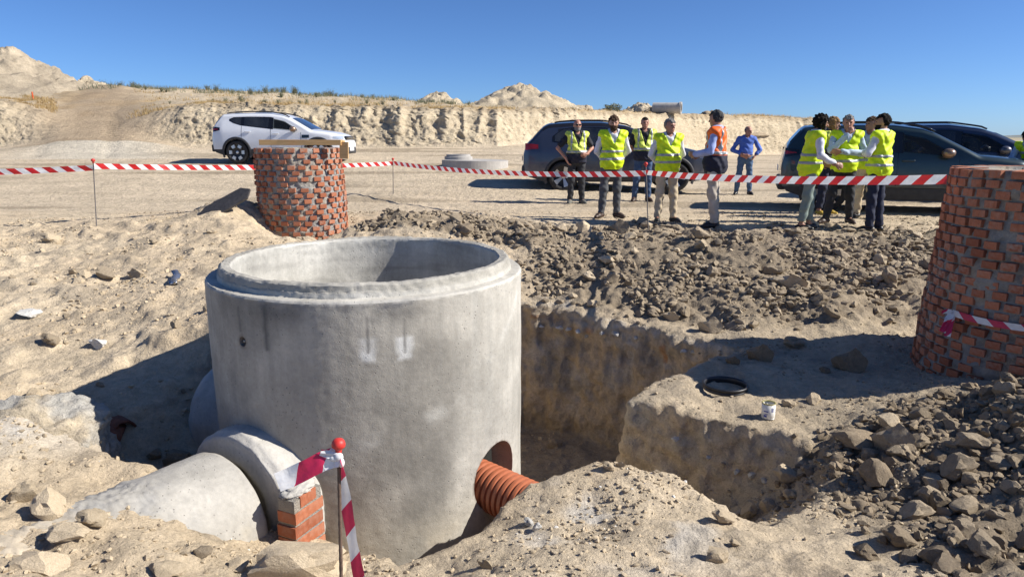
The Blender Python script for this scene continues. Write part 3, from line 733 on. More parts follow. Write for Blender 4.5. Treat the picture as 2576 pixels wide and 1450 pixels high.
# brick pier under the socket
pier = empty('brick_pier', (0, 0, 0), 0.0, 'small stepped brick pier beside the coated pipe end', 'pier')
pc_ = at_y(752, 1226, 3.60); pier.location = (pc_.x, pc_.y, pc_.z)
pier.rotation_euler = (0, 0, math.radians(65))
brk = MB().box((0, 0, 0), (0.235, 0.112, 0.066), None, 0.004)
brk_me = None
def add_brick(parent, loc, rot, sc=(1, 1, 1), name='brick'):
    global brk_me
    if brk_me is None:
        o = brk.build(name, 'brick', None); brk_me = o.data; bpy.data.objects.remove(o)
    o = bpy.data.objects.new(name, brk_me); C.objects.link(o); o.parent = parent
    o.location = loc; o.rotation_euler = rot; o.scale = sc
    return o
rnd = random.Random(5)
for k in range(9):
    z = -0.045-0.081*k; step = 0.0 if k > 0 else 0.03
    add_brick(pier, (0.0+rnd.uniform(-.006, .006), rnd.uniform(-.004, .004), z), (0, 0, rnd.uniform(-.03, .03)), (1.0 if k else 0.55, 1.15, 1))
    if k >= 5: add_brick(pier, (0.03, -0.135, z), (0, 0, rnd.uniform(-.05, .05)), (0.9, 1.0, 1))
mm = MB().box((0, 0.0, -0.40), (0.218, 0.116, 0.76)).box((0.03, -0.135, -0.62), (0.20, 0.10, 0.46))
pm = mm.build('mortar', 'mortar', pier)
def lump_mesh(name, r, seed, mat, parent, loc, sc=(1, 1, 1), sub=3, amp=0.25, freq=2.5):
    bm = bmesh.new(); bmesh.ops.create_icosphere(bm, subdivisions=sub, radius=1.0)
    P = np.array([v.co for v in bm.verts]); n = fbm(P, 4, freq, seed=seed)
    P = P*(1+n*amp)[:, None]*np.array(sc)*r
    Fc = np.array([[v.index for v in f.verts] for f in bm.faces]); bm.free()
    o = mk(name, P, Fc, mat, parent, True); o.location = loc; return o
lump_mesh('mortar_lump', 0.10, 3.0, 'concrete_plain', pier, (0.0, 0.01, -0.0), (1.15, 0.75, 0.35), 4)
lump_mesh('mortar_lump', 0.10, 6.0, 'concrete_plain', pier, (0.03, -0.13, -0.43), (1.15, 0.8, 0.5), 4)
lump_mesh('mortar_lump', 0.09, 9.0, 'concrete_plain', pier, (0.06, -0.21, -0.53), (1.0, 0.8, 0.9), 4)

# orange corrugated pipe leaving the chamber
OP = Vector((math.cos(HPH-0.12), math.sin(HPH-0.12), -0.04)).normalized()
op0 = RING+hd*(RO-0.18)+Vector((0, 0, -2.0+hz-0.03))
pr = []; z = 0
while z < 0.95:
    pr += [(0.143, z), (0.158, z+0.006), (0.160, z+0.018), (0.158, z+0.030), (0.143, z+0.036), (0.142, z+0.042)]; z += 0.045
orange = MB().lathe(pr+[(0.13, z), (0.13, 0.001)], 56, M4(frame(OP), op0), closed=True).build('corrugated_pipe', None, None, True)
tt = NT('orange_plastic'); co = tt.coord(); n = tt.noise(co, 12, 5, 0.7)
tt.fin(tt.ramp(n, [(0.3, (0.36, 0.105, 0.045)), (0.75, (0.46, 0.155, 0.075))]), 0.45, None)
orange.data.materials.append(MATS['orange_plastic']); auto_smooth(orange, 50)
tag(orange, 'orange corrugated plastic pipe entering the side of the chamber', 'pipe')

# rubber sealing ring and paint can on the bench
simple('rubber', (0.018, 0.018, 0.020), 0.42, 0.25, 12)
gp, _ = hit(1823, 982)
g = MB().lathe([(0.176, 0.0), (0.188, 0.004), (0.190, 0.016), (0.181, 0.022), (0.181, 0.030), (0.192, 0.036), (0.194, 0.050), (0.186, 0.058), (0.176, 0.054), (0.170, 0.040), (0.170, 0.012)], 64, None, True).build('sealing_ring', 'rubber', None, True)
g.location = (gp.x, gp.y, max(drop(gp.x+dx*0.18, gp.y+dy*0.18) for dx, dy in ((1, 0), (-1, 0), (0, 1), (0, -1), (0.7, 0.7), (-.7, .7), (.7, -.7), (-.7, -.7)))-0.010)
tag(g, 'black rubber pipe sealing ring lying on the earth bench', 'ring')
cp, _ = hit(1931, 1047)
can = empty('paint_can', (cp.x, cp.y, cp.z-0.006), 0.5, 'open white paint can with blue label print on the bench', 'can')
simple('can_white', (0.74, 0.73, 0.68), 0.35, 0.06, 30); simple('can_metal', (0.55, 0.54, 0.50), 0.35, 0.15, 30, metal=0.8)
simple('can_blue', (0.03, 0.06, 0.32), 0.4, 0.1, 30); simple('paint_residue', (0.33, 0.29, 0.12), 0.6, 0.3, 30)
MB().lathe([(0.050, 0.002), (0.052, 0.004), (0.052, 0.122), (0.048, 0.122), (0.048, 0.012), (0.01, 0.012)], 40).build('can_body', 'can_white', can, True)
MB().lathe([(0.0535, 0.0), (0.0545, 0.003), (0.0535, 0.006), (0.051, 0.004)], 40, None, True).build('base_seam', 'can_metal', can, True)
MB().lathe([(0.0525, 0.118), (0.0545, 0.122), (0.0530, 0.127), (0.043, 0.125), (0.043, 0.118)], 40, None, True).build('can_rim', 'paint_residue', can, True)
MB().lathe([(0.004, 0.03), (0.0475, 0.031)], 30).build('dried_paint', 'paint_residue', can)
def can_patch(a0, a1, z0, z1, mat, r=0.0526):
    n = 8; vs = []
    for z in (z0, z1):
        for i in range(n+1): a = math.radians(a0+(a1-a0)*i/n); vs.append((r*math.cos(a), r*math.sin(a), z))
    mk('label_print', np.array(vs), grid_faces(2, n+1), mat, can, True)
for i in range(7): can_patch(-118+i*3.6, -118+i*3.6+1.8, 0.062, 0.096, 'can_blue')
can_patch(-178, -140, 0.060, 0.070, 'can_blue'); can_patch(-170, -142, 0.040, 0.046, 'can_blue'); can_patch(-178, -150, 0.018, 0.036, 'can_blue')
can_patch(-76, -68, 0.074, 0.082, 'can_blue'); can_patch(-77, -67, 0.058, 0.064, 'can_blue')

# ------------------------------------------------------------------ brick manhole chimneys
def chimney(name, cx, cy, z0, z1, rfun, lean, label, course, pitch, faceang, vis, seed, cap):
    root = empty(name, (cx, cy, z0), 0.0, label, 'chimney')
    rnd = random.Random(seed)
    n = int((z1-z0)/course)
    # rough mortar core
    nz, na = 120, 220
    zz = np.linspace(0, n*course-0.01, nz); ta = np.linspace(0, 2*math.pi, na, endpoint=False)
    Rm = np.array([rfun(z) for z in zz])[:, None]-0.030+0*ta[None, :]
    Q = np.stack([(Rm*np.cos(ta)).ravel()+np.repeat([lean[0]*z for z in zz], na), (Rm*np.sin(ta)).ravel()+np.repeat([lean[1]*z for z in zz], na), np.repeat(zz, na)], 1)
    nr = np.stack([np.tile(np.cos(ta), nz), np.tile(np.sin(ta), nz), 0*np.repeat(zz, na)], 1)
    dsp = fbm(Q, 4, 7, seed=seed)*0.028+fbm(Q, 3, 24, gain=0.6, seed=seed+4)*0.012+np.maximum(0, fbm(Q, 2, 3.0, seed=seed+9)-0.5)*0.035
    Q = Q+nr*np.clip(dsp, -0.05, 0.034)[:, None]
    Fm = grid_faces(nz, na, True)
    # top ring surface and hollow inside
    inn = np.stack([0.62*Q[-na:, 0], 0.62*Q[-na:, 1], Q[-na:, 2]-0.0], 1); inn2 = inn.copy(); inn2[:, 2] -= 0.5
    b = len(Q); Q = np.vstack([Q, inn, inn2]); k = np.arange(na); k2 = (k+1) % na
    Fm = np.vstack([Fm, np.stack([b-na+k, b-na+k2, b+k2, b+k], 1), np.stack([b+k, b+k2, b+na+k2, b+na+k], 1)])
    mk('mortar', Q, Fm, 'mortar', root, True)
    stuffv = MB(); cnt = 0
    for c in range(n):
        z = c*course+course*0.5; R = rfun(z); m = max(8, int(round(2*math.pi*R/pitch))); off = rnd.random()*0.3+(c % 2)*0.5
        for i in range(m):
            if rnd.random() < 0.03: continue
            a = 2*math.pi*(i+off+rnd.uniform(-.06, .06))/m
            da = (a-faceang+math.pi) % (2*math.pi)-math.pi
            rr = R-0.235/2+rnd.uniform(-0.010, 0.008)
            loc = (lean[0]*z+rr*math.cos(a), lean[1]*z+rr*math.sin(a), z+rnd.uniform(-.004, .004))
            rot = (rnd.uniform(-.03, .03), rnd.uniform(-.04, .04), a+rnd.uniform(-.09, .09)); sc = (1, rnd.uniform(0.92, 1.04), rnd.uniform(0.92, 1.02))
            if abs(da) < vis and cnt < 300: add_brick(root, loc, rot, sc); cnt += 1
            else: stuffv.box(loc, (0.235, 0.112*sc[1], 0.066*sc[2]), Euler(rot).to_matrix())
    if stuffv.v: o = stuffv.build('brick', 'brick', root); o['kind'] = 'stuff'
    return root
# small one behind the chamber
sp = at_y(757, 365, 11.7); SZ1 = sp.z+0.0
small = chimney('brick_chimney', sp.x, 11.7, -0.62, SZ1+0.0, lambda z: 0.675+0.05*math.sin(min(1, z/1.9)*math.pi)-0.0*z, (-0.035, 0.0), 'round brick manhole chimney with planks on top, behind the concrete chamber', 0.0875, 0.196,
                math.radians(-62), math.radians(100), 11, True)
BX, BY = at_y(2675, 420, 6.12).x, 6.12
bigc = chimney('brick_chimney', BX, BY, -0.86, 1.12, lambda z: 0.83+0.14*(1-min(1, z/1.95))**0.9, (0.0, 0.0), 'tall tapering brick manhole chimney cut off by the right edge', 0.0825, 0.172,
               math.radians(-130), math.radians(95), 23, False)
# planks lying on the small chimney
tw = NT('timber'); co = tw.coord(); mp = tw.n('ShaderNodeMapping'); tw.l(co, mp.inputs[0]); mp.inputs['Scale'].default_value = (1.5, 22, 22)
n = tw.noise(mp.outputs[0], 2.2, 5, 0.6, 0.8)
tw.fin(tw.ramp(n, [(0.3, (0.50, 0.30, 0.12)), (0.7, (0.66, 0.43, 0.20))]), 0.7, tw.bump(n, 0.25, 0.004))
def plank(u0, u1, v, Yc, dims, lab, rz=0.0):
    p = at_y((u0+u1)/2, v, Yc); L = (u1-u0)/1791*Yc
    bt = MB().box((0, 0, 0), (L, dims[0], dims[1]), None, 0.003).build('wooden_plank', 'timber')
    bt.location = (p.x, Yc, SZ1+dims[1]/2+0.003); bt.rotation_euler = (0, 0, rz)
    return tag(bt, lab, 'plank', 'planks on the brick chimney')
plank(655, 745, 358, 11.5, (0.14, 0.085), 'short wooden plank at the left end on the small brick chimney', 0.05)
plank(700, 860, 358, 11.28, (0.12, 0.085), 'long front wooden plank across the top of the small brick chimney', -0.02)
plank(690, 865, 356, 11.85, (0.15, 0.075), 'rear wooden plank on the small brick chimney', 0.03)
pp = at_y(862, 378, 11.25)
bt = MB().box((0, 0, 0), (0.14, 0.03, 0.26), None, 0.003).build('wooden_board', 'timber'); bt.location = (pp.x+0.02, pp.y, pp.z); bt.rotation_euler = (0, 0.05, -0.1)
tag(bt, 'short board standing on end at the right rim of the small brick chimney', 'plank')

# dark sheet lying on the spoil beside it
bp, bn = hit(566, 528)
simple('bitumen_board', (0.045, 0.042, 0.042), 0.6, 0.35, 14, 0.5, 40, 0.01)
bd = MB()
bd.add([(-.55, -.16, 0), (-.2, -.2, 0.01), (.42, -.17, 0), (.55, .0, 0.015), (.40, .17, 0.01), (-.35, .19, 0), (-.60, .06, -.01)], [])
vs = bd.v; bd2 = MB(); nn = len(vs); bd2.v = vs+[(x, y, z-0.035) for x, y, z in vs]; bd2.f = [list(range(nn)), list(range(nn, 2*nn))[::-1]]+[[i, (i+1) % nn, nn+(i+1) % nn, nn+i][::-1] for i in range(nn)]
sh = bd2.build('insulation_sheet', 'bitumen_board'); sh.location = (bp.x, bp.y, bp.z+0.10); sh.scale = (0.8, 0.85, 0.9); sh.rotation_euler = (math.radians(34), math.radians(-28), math.radians(18))
tag(sh, 'broken dark sheet propped on the spoil left of the small chimney', 'sheet')

# rough lump of cast concrete at the left
def concrete_lump():
    bm = bmesh.new(); bmesh.ops.create_icosphere(bm, subdivisions=6, radius=1.0)
    P = np.array([v.co for v in bm.verts]); Fc = np.array([[v.index for v in f.verts] for f in bm.faces]); bm.free()
    P = np.sign(P)*np.abs(P)**0.75
    P *= np.array([0.62, 0.34, 0.46])
    P[:, 0] = np.minimum(P[:, 0], 0.46+0.05*fbm(P, 2, 4.0, seed=3))
    nn = P/np.linalg.norm(P, axis=1)[:, None]
    P = P+nn*(fbm(P, 3, 2.6, seed=61)*0.06+fbm(P, 4, 9.0, gain=0.65, seed=62)*0.035)[:, None]
    cl = np.repeat(np.array([[0.46, 0.44, 0.395]]), len(P), 0)
    cl = mixc(cl, np.array([0.53, 0.44, 0.31]), sstep(-0.1, 0.35, fbm(P, 3, 2.4, seed=63))*0.85); cl = mixc(cl, np.array([0.33, 0.32, 0.30]), 0.5*sstep(0.1, 0.5, fbm(P, 3, 6, seed=64)))
    o = mk('concrete_lump', P, Fc, 'soil_near', None, True, cols=cl)
    c = at_y(110, 1125, 3.95); o.location = (c.x-0.19, 4.02, c.z-0.21); o.rotation_euler = (0, 0.04, 0.12)
    return tag(o, 'rough grey lump of cast concrete at the left edge beside the dark pit', 'concrete')
concrete_lump()
# ------------------------------------------------------------------ marker rods and barrier tape
simple('rebar', (0.13, 0.085, 0.06), 0.75, 0.35, 40, 0.6, 300, 0.004); simple('rod_grey', (0.16, 0.145, 0.135), 0.7, 0.3, 40)
tp = NT('cap_plastic'); co = tp.coord(); tp.fin(tp.ramp(tp.noise(co, 30, 3), [(0.3, (0.52, 0.028, 0.022)), (0.7, (0.62, 0.05, 0.035))]), 0.5)
def tape_material(name, red, white, slant, soft=0.0):
    t = NT(name); uv = t.n('ShaderNodeUVMap').outputs[0]; sep = t.n('ShaderNodeSeparateXYZ'); t.l(uv, sep.inputs[0])
    s = t.math('ADD', t.math('MULTIPLY', sep.outputs[0], 1/0.245), t.math('MULTIPLY', sep.outputs[1], slant))
    s = t.math('ADD', s, t.math('MULTIPLY', t.noise(t.coord(), 6, 2), 0.06))
    f = t.math('FRACT', s)
    m = t.math('GREATER_THAN', f, 0.5)
    nz = t.ramp(t.noise(t.coord(), 18, 4), [(0.3, 0.88), (0.7, 1.08)])
    c = t.mix(1.0, t.mix(m, white, red), nz, 'MULTIPLY')
    nb = t.bump(t.noise(t.coord(), 22, 3), 0.35, 0.01)
    t.fin(c, 0.42, nb)
    tr = t.n('ShaderNodeBsdfTranslucent'); t.l(c, tr.inputs[0]); ad = t.n('ShaderNodeMixShader'); ad.inputs[0].default_value = 0.22
    t.l(t.b.outputs[0], ad.inputs[1]); t.l(tr.outputs[0], ad.inputs[2]); t.l(ad.outputs[0], t.out.inputs[0])
tape_material('barrier_tape', (0.56, 0.018, 0.02), (0.80, 0.80, 0.79), 0.42)
tape_material('barrier_tape_back', (0.56, 0.018, 0.02), (0.80, 0.80, 0.79), -0.42)
tape_material('barrier_tape_pink', (0.62, 0.025, 0.10), (0.82, 0.82, 0.82), 0.25)

def rod(u0, v0, u1, v1, Yd, lab, mat='rod_grey', r=0.0085, capr=0.030, ext=0.0, tapelow=None):
    top = at_y(u0, v0, Yd); base = at_y(u1, v1, Yd)
    gz = drop(base.x, base.y)
    d = (top-base).normalized(); base = base-d*max(0.0, (base.z-gz)/max(d.z, .3)+0.12+ext)
    root = empty('marker_rod', base, 0.0, lab, 'rod', 'capped rods holding the barrier tape')
    L = (top-base).length; M = M4(frame(d), (0, 0, 0))
    prf = [(r, 0)]
    n = max(8, int(L/0.02))
    for i in range(1, n+1): prf.append((r*(1.10 if i % 2 else 0.95), L*i/n-0.01))
    MB().lathe(prf, 8, M).build('rod', mat, root, True)
    k = capr/0.030
    MB().lathe([(0.0135*k, L-0.050*k), (0.0150*k, L-0.034*k), (0.0145*k, L-0.030*k), (0.021*k, L-0.026*k), (0.0295*k, L-0.018*k), (0.0305*k, L-0.008*k), (0.028*k, L+0.004*k), (0.021*k, L+0.014*k), (0.010*k, L+0.019*k), (0.001, L+0.020*k)], 24, M).build('mushroom_cap', 'cap_plastic', root, True)
    return top
def ribbon(name, pts, width, mat, lab, group=None, parent=None, u0=0.0, tilt=0.0, flut=0.0, seed=1, wdir=(0, 0, 1), n=90, nw=6, tiltfn=None):
    pts = [Vector(p) for p in pts]; cum = [0]
    for a, b in zip(pts[:-1], pts[1:]): cum.append(cum[-1]+(b-a).length)
    S = np.linspace(0, cum[-1], n); arr = np.array([tuple(p) for p in pts])
    # smooth spline through the points
    Cn = np.stack([np.interp(S, cum, arr[:, k]) for k in range(3)], 1)
    V = []; U = []
    ns = fbm(np.stack([S*2.5, 0*S+seed, 0*S], 1), 2, 1.0); ns2 = fbm(np.stack([S*7, 0*S+seed+5, 0*S], 1), 2, 1.0)
    for i in range(n):
        p = Vector(Cn[i]); t_ = Vector(Cn[min(i+1, n-1)]-Cn[max(i-1, 0)]).normalized()
        w = Vector(wdir); w = (w-t_*w.dot(t_)).normalized(); nr = t_.cross(w)
        tl = tilt+(tiltfn(S[i]/cum[-1]) if tiltfn else 0)+flut*float(ns[i])*1.5
        w2 = w*math.cos(tl)+nr*math.sin(tl); n2 = t_.cross(w2)
        for j in range(nw+1):
            q = j/nw-0.5
            V.append(p+w2*(q*width)+n2*(flut*0.02*float(ns2[i])*(1+q)+0.006*math.cos(q*9+i*0.2)*flut))
            U.append((u0+S[i], j/nw))
    o = mk(name, np.array([tuple(v) for v in V]), grid_faces(n, nw+1), mat, parent, True, uvs=U)
    if lab: tag(o, lab, 'tape', group)
    return o
def sag(a, b, s, n=14):
    a = Vector(a); b = Vector(b); return [a.lerp(b, i/n)-Vector((0, 0, s*4*(i/n)*(1-i/n))) for i in range(n+1)]
T1 = rod(234, 402, 243, 569, 10.95, 'thin rod with red cap standing at the left, nearest the ramp')
T2 = rod(988, 399, 989, 492, 16.3, 'short thin rod with red cap between the brick chimney and the dark car')
T3 = rod(1624, 411, 1630, 572, 10.75, 'thin rod with red cap standing in front of the man in beige trousers')
TF = rod(851, 1112, 858, 1452, 2.55, 'rusty rebar with red mushroom cap in the near foreground', 'rebar', 0.0075, 0.027)
gt = 'barrier tape around the excavation'
A1 = at_y(236, 419, 10.94); L1 = at_y(-420, 437, 10.2)
ribbon('barrier_tape', sag(L1, at_y(235, 422, 10.94), 0.03), 0.088, 'barrier_tape', 'red and white tape leaving the left edge to the leftmost rod', gt, flut=0.25, seed=2)
ribbon('barrier_tape', sag(at_y(237, 418, 10.93), at_y(988, 411, 16.28), 0.05), 0.088, 'barrier_tape', 'red and white tape passing behind the small brick chimney', gt, flut=0.18, seed=5, n=130)
ribbon('barrier_tape', sag(at_y(989, 410, 16.28), at_y(1624, 436, 10.73), 0.10), 0.088, 'barrier_tape', 'red and white tape stretched across the dark car and bearded man', gt, flut=0.2, seed=9, n=140)
bl = at_y(2381, 451, 6.2)
ribbon('barrier_tape', sag(at_y(1625, 434, 10.73), bl, 0.05), 0.086, 'barrier_tape_back', 'red and white tape running from the middle rod to the tall chimney', gt, flut=0.2, seed=13, n=140, tiltfn=lambda s: 0.45*math.exp(-s*9))
# tape tied low around the tall chimney
pts = []
kn = at_y(2312, 785, 5.92)
for k in range(26):
    a = math.radians(193+k*5.2); pts.append((BX+(0.955)*math.cos(a), BY+(0.955)*math.sin(a), kn.z-0.01*math.sin(k*0.4)))
ribbon('barrier_tape', pts, 0.055, 'barrier_tape_pink', 'tape tied low around the tall brick chimney with a loose knot', gt, flut=0.10, seed=21)
lastband = C.objects.get('barrier_tape.004')
kp = Vector(pts[0])
for q, (dx, dz, w) in enumerate(((-0.10, -0.16, 0.06), (-0.05, -0.20, 0.05), (-0.13, 0.02, 0.04))):
    ribbon('loose_end', [kp, kp+Vector((dx*0.5, -0.03, dz*0.4+0.01)), kp+Vector((dx, -0.05, dz))], w, 'barrier_tape_pink', None, None, lastband, flut=0.8, seed=30+q, wdir=(0.6, 0, 0.6), n=24)
# torn tape on the foreground rod: flag to the left, long tail to the lower right
fp = TF+Vector((0, -0.012, -0.055))
fl = [fp, at_y(838, 1150, 2.54), at_y(808, 1160, 2.53), at_y(770, 1180, 2.52), at_y(730, 1201, 2.51), at_y(697, 1213, 2.50)]
flag = ribbon('barrier_tape', fl, 0.078, 'barrier_tape_pink', 'torn pink and white tape fluttering from the rusty foreground rebar', gt, flut=0.45, seed=41, wdir=(0.45, -0.1, 0.8), n=60, u0=0.03, tiltfn=lambda s: 0.5*(1-s))
hg = [fp+Vector((0.012, 0, 0)), at_y(862, 1200, 2.56), at_y(870, 1262, 2.57), at_y(884, 1352, 2.58), at_y(905, 1460, 2.60), at_y(925, 1560, 2.62)]
ribbon('barrier_tape', hg, 0.052, 'barrier_tape_pink', 'twisted tape hanging from the foreground rebar down to the ground', gt, flut=0.25, seed=47, wdir=(1, 0.2, 0), n=80, u0=0.1, tiltfn=lambda s: 1.2*math.exp(-s*8)+0.5)
MB().ell(fp, (0.020, 0.016, 0.018), 12, 8).ell(fp+Vector((0.012, -0.006, -0.022)), (0.013, 0.012, 0.02), 12, 8).ell(fp+Vector((-0.018, -0.004, -0.006)), (0.018, 0.01, 0.012), 12, 8).build('knot', 'barrier_tape_pink', flag, True)
tk1 = at_y(806, 1136, 2.53)
ribbon('loose_end', [fp, tk1], 0.03, 'barrier_tape_pink', None, None, flag, flut=0.6, seed=52, wdir=(0.2, 0, 1), n=20)
# far pieces of barrier tape at the foot of the bank
for k, (ua, va, ub, vb, Yd, lab) in enumerate(((1902, 452, 1960, 449, 30, 'short red and white tape far behind, left of the parked dark cars'), (1962, 449, 2010, 455, 30, 'sagging red and white tape far behind the man in blue shirt'))):
    ribbon('barrier_tape', sag(at_y(ua, va, Yd), at_y(ub, vb, Yd), 0.08), 0.17, 'barrier_tape', lab, gt, flut=0.5, seed=60+k, n=50)
for u_ in (1903, 1961, 2010):
    b = at_y(u_, 452, 30); gz = drop(b.x, b.y)
    MB().tube([(b.x, b.y, gz-0.1), (b.x, b.y, b.z+0.12)], 0.012, 8).build('stake', 'rod_grey')
    o = C.objects[-1]; tag(o, {1903: 'thin dark stake at the left end of the far tape', 1961: 'thin dark stake in the middle of the far tape', 2010: 'thin dark stake at the right end of the far tape'}[u_], 'stake')
# ------------------------------------------------------------------ cars
def paint(name, col, metal=0.25, rough=0.32):
    t = NT(name); co = t.coord(); n = t.noise(co, 3, 4); dn = t.noise(co, 9, 4, 0.7)
    sep = t.n('ShaderNodeSeparateXYZ'); t.l(co, sep.inputs[0])
    low = t.ramp(sep.outputs[2], [(0.25, 1.0), (0.85, 0.0)])
    c = t.ramp(n, [(0.3, tuple(x*0.96 for x in col)), (0.7, tuple(min(1, x*1.04) for x in col))])
    dirt = t.math('MULTIPLY', t.math('ADD', t.math('MULTIPLY', low, 0.32), 0.015), t.ramp(dn, [(0.3, 0.3), (0.7, 1.0)]))
    c = t.mix(dirt, c, (0.40, 0.33, 0.25))
    return t.fin(c, t.math('ADD', rough, t.math('MULTIPLY', dirt, 0.4)), None, metal, 0.7)
paint('paint_white', (0.72, 0.74, 0.77), 0.0); paint('paint_bluegrey', (0.040, 0.052, 0.085), 0.5); paint('paint_green', (0.018, 0.040, 0.048), 0.4)
paint('paint_navy', (0.020, 0.035, 0.075), 0.4); paint('paint_black', (0.012, 0.012, 0.016), 0.3)
t = NT('car_glass'); co = t.coord(); t.fin(t.ramp(t.noise(co, 2.5, 3), [(0.3, (0.010, 0.012, 0.015)), (0.7, (0.035, 0.038, 0.042))]), 0.04, None, 0.0, 0.3, 0.7)
t = NT('windscreen_glass'); co = t.coord(); t.fin(t.ramp(t.noise(co, 2.5, 3), [(0.3, (0.02, 0.03, 0.05)), (0.7, (0.05, 0.07, 0.10))]), 0.03, None, 0.0, 0.5, 0.9)
t = NT('clear_glass'); t.fin((0.03, 0.035, 0.04), 0.03, None, 0.0, 0.0, 0.8)
tr_ = t.n('ShaderNodeBsdfTransparent'); tr_.inputs[0].default_value = (0.62, 0.66, 0.66, 1); mx_ = t.n('ShaderNodeMixShader'); mx_.inputs[0].default_value = 0.68; t.l(t.b.outputs[0], mx_.inputs[1]); t.l(tr_.outputs[0], mx_.inputs[2]); t.l(mx_.outputs[0], t.out.inputs[0])
simple('cladding', (0.035, 0.035, 0.038), 0.65, 0.25, 10, 0.3, 200, 0.003); simple('tyre', (0.030, 0.028, 0.027), 0.85, 0.3, 12, 0.5, 60, 0.01)
simple('alloy', (0.60, 0.60, 0.61), 0.3, 0.1, 12, metal=0.85); simple('alloy_dark', (0.02, 0.02, 0.022), 0.45, 0.2, 12)
simple('tail_lamp', (0.30, 0.012, 0.014), 0.18, 0.2, 10, coat=0.6); simple('head_lamp', (0.62, 0.65, 0.68), 0.12, 0.2, 25, metal=0.4, coat=0.8)
simple('mirror_bronze', (0.30, 0.20, 0.14), 0.3, 0.1, 10, metal=0.6); simple('plate_white', (0.75, 0.75, 0.75), 0.4, 0.05, 20); simple('black_gloss', (0.008, 0.008, 0.009), 0.12, 0.2, 8, coat=0.5)
simple('chrome', (0.75, 0.75, 0.76), 0.15, 0.05, 10, metal=1.0)

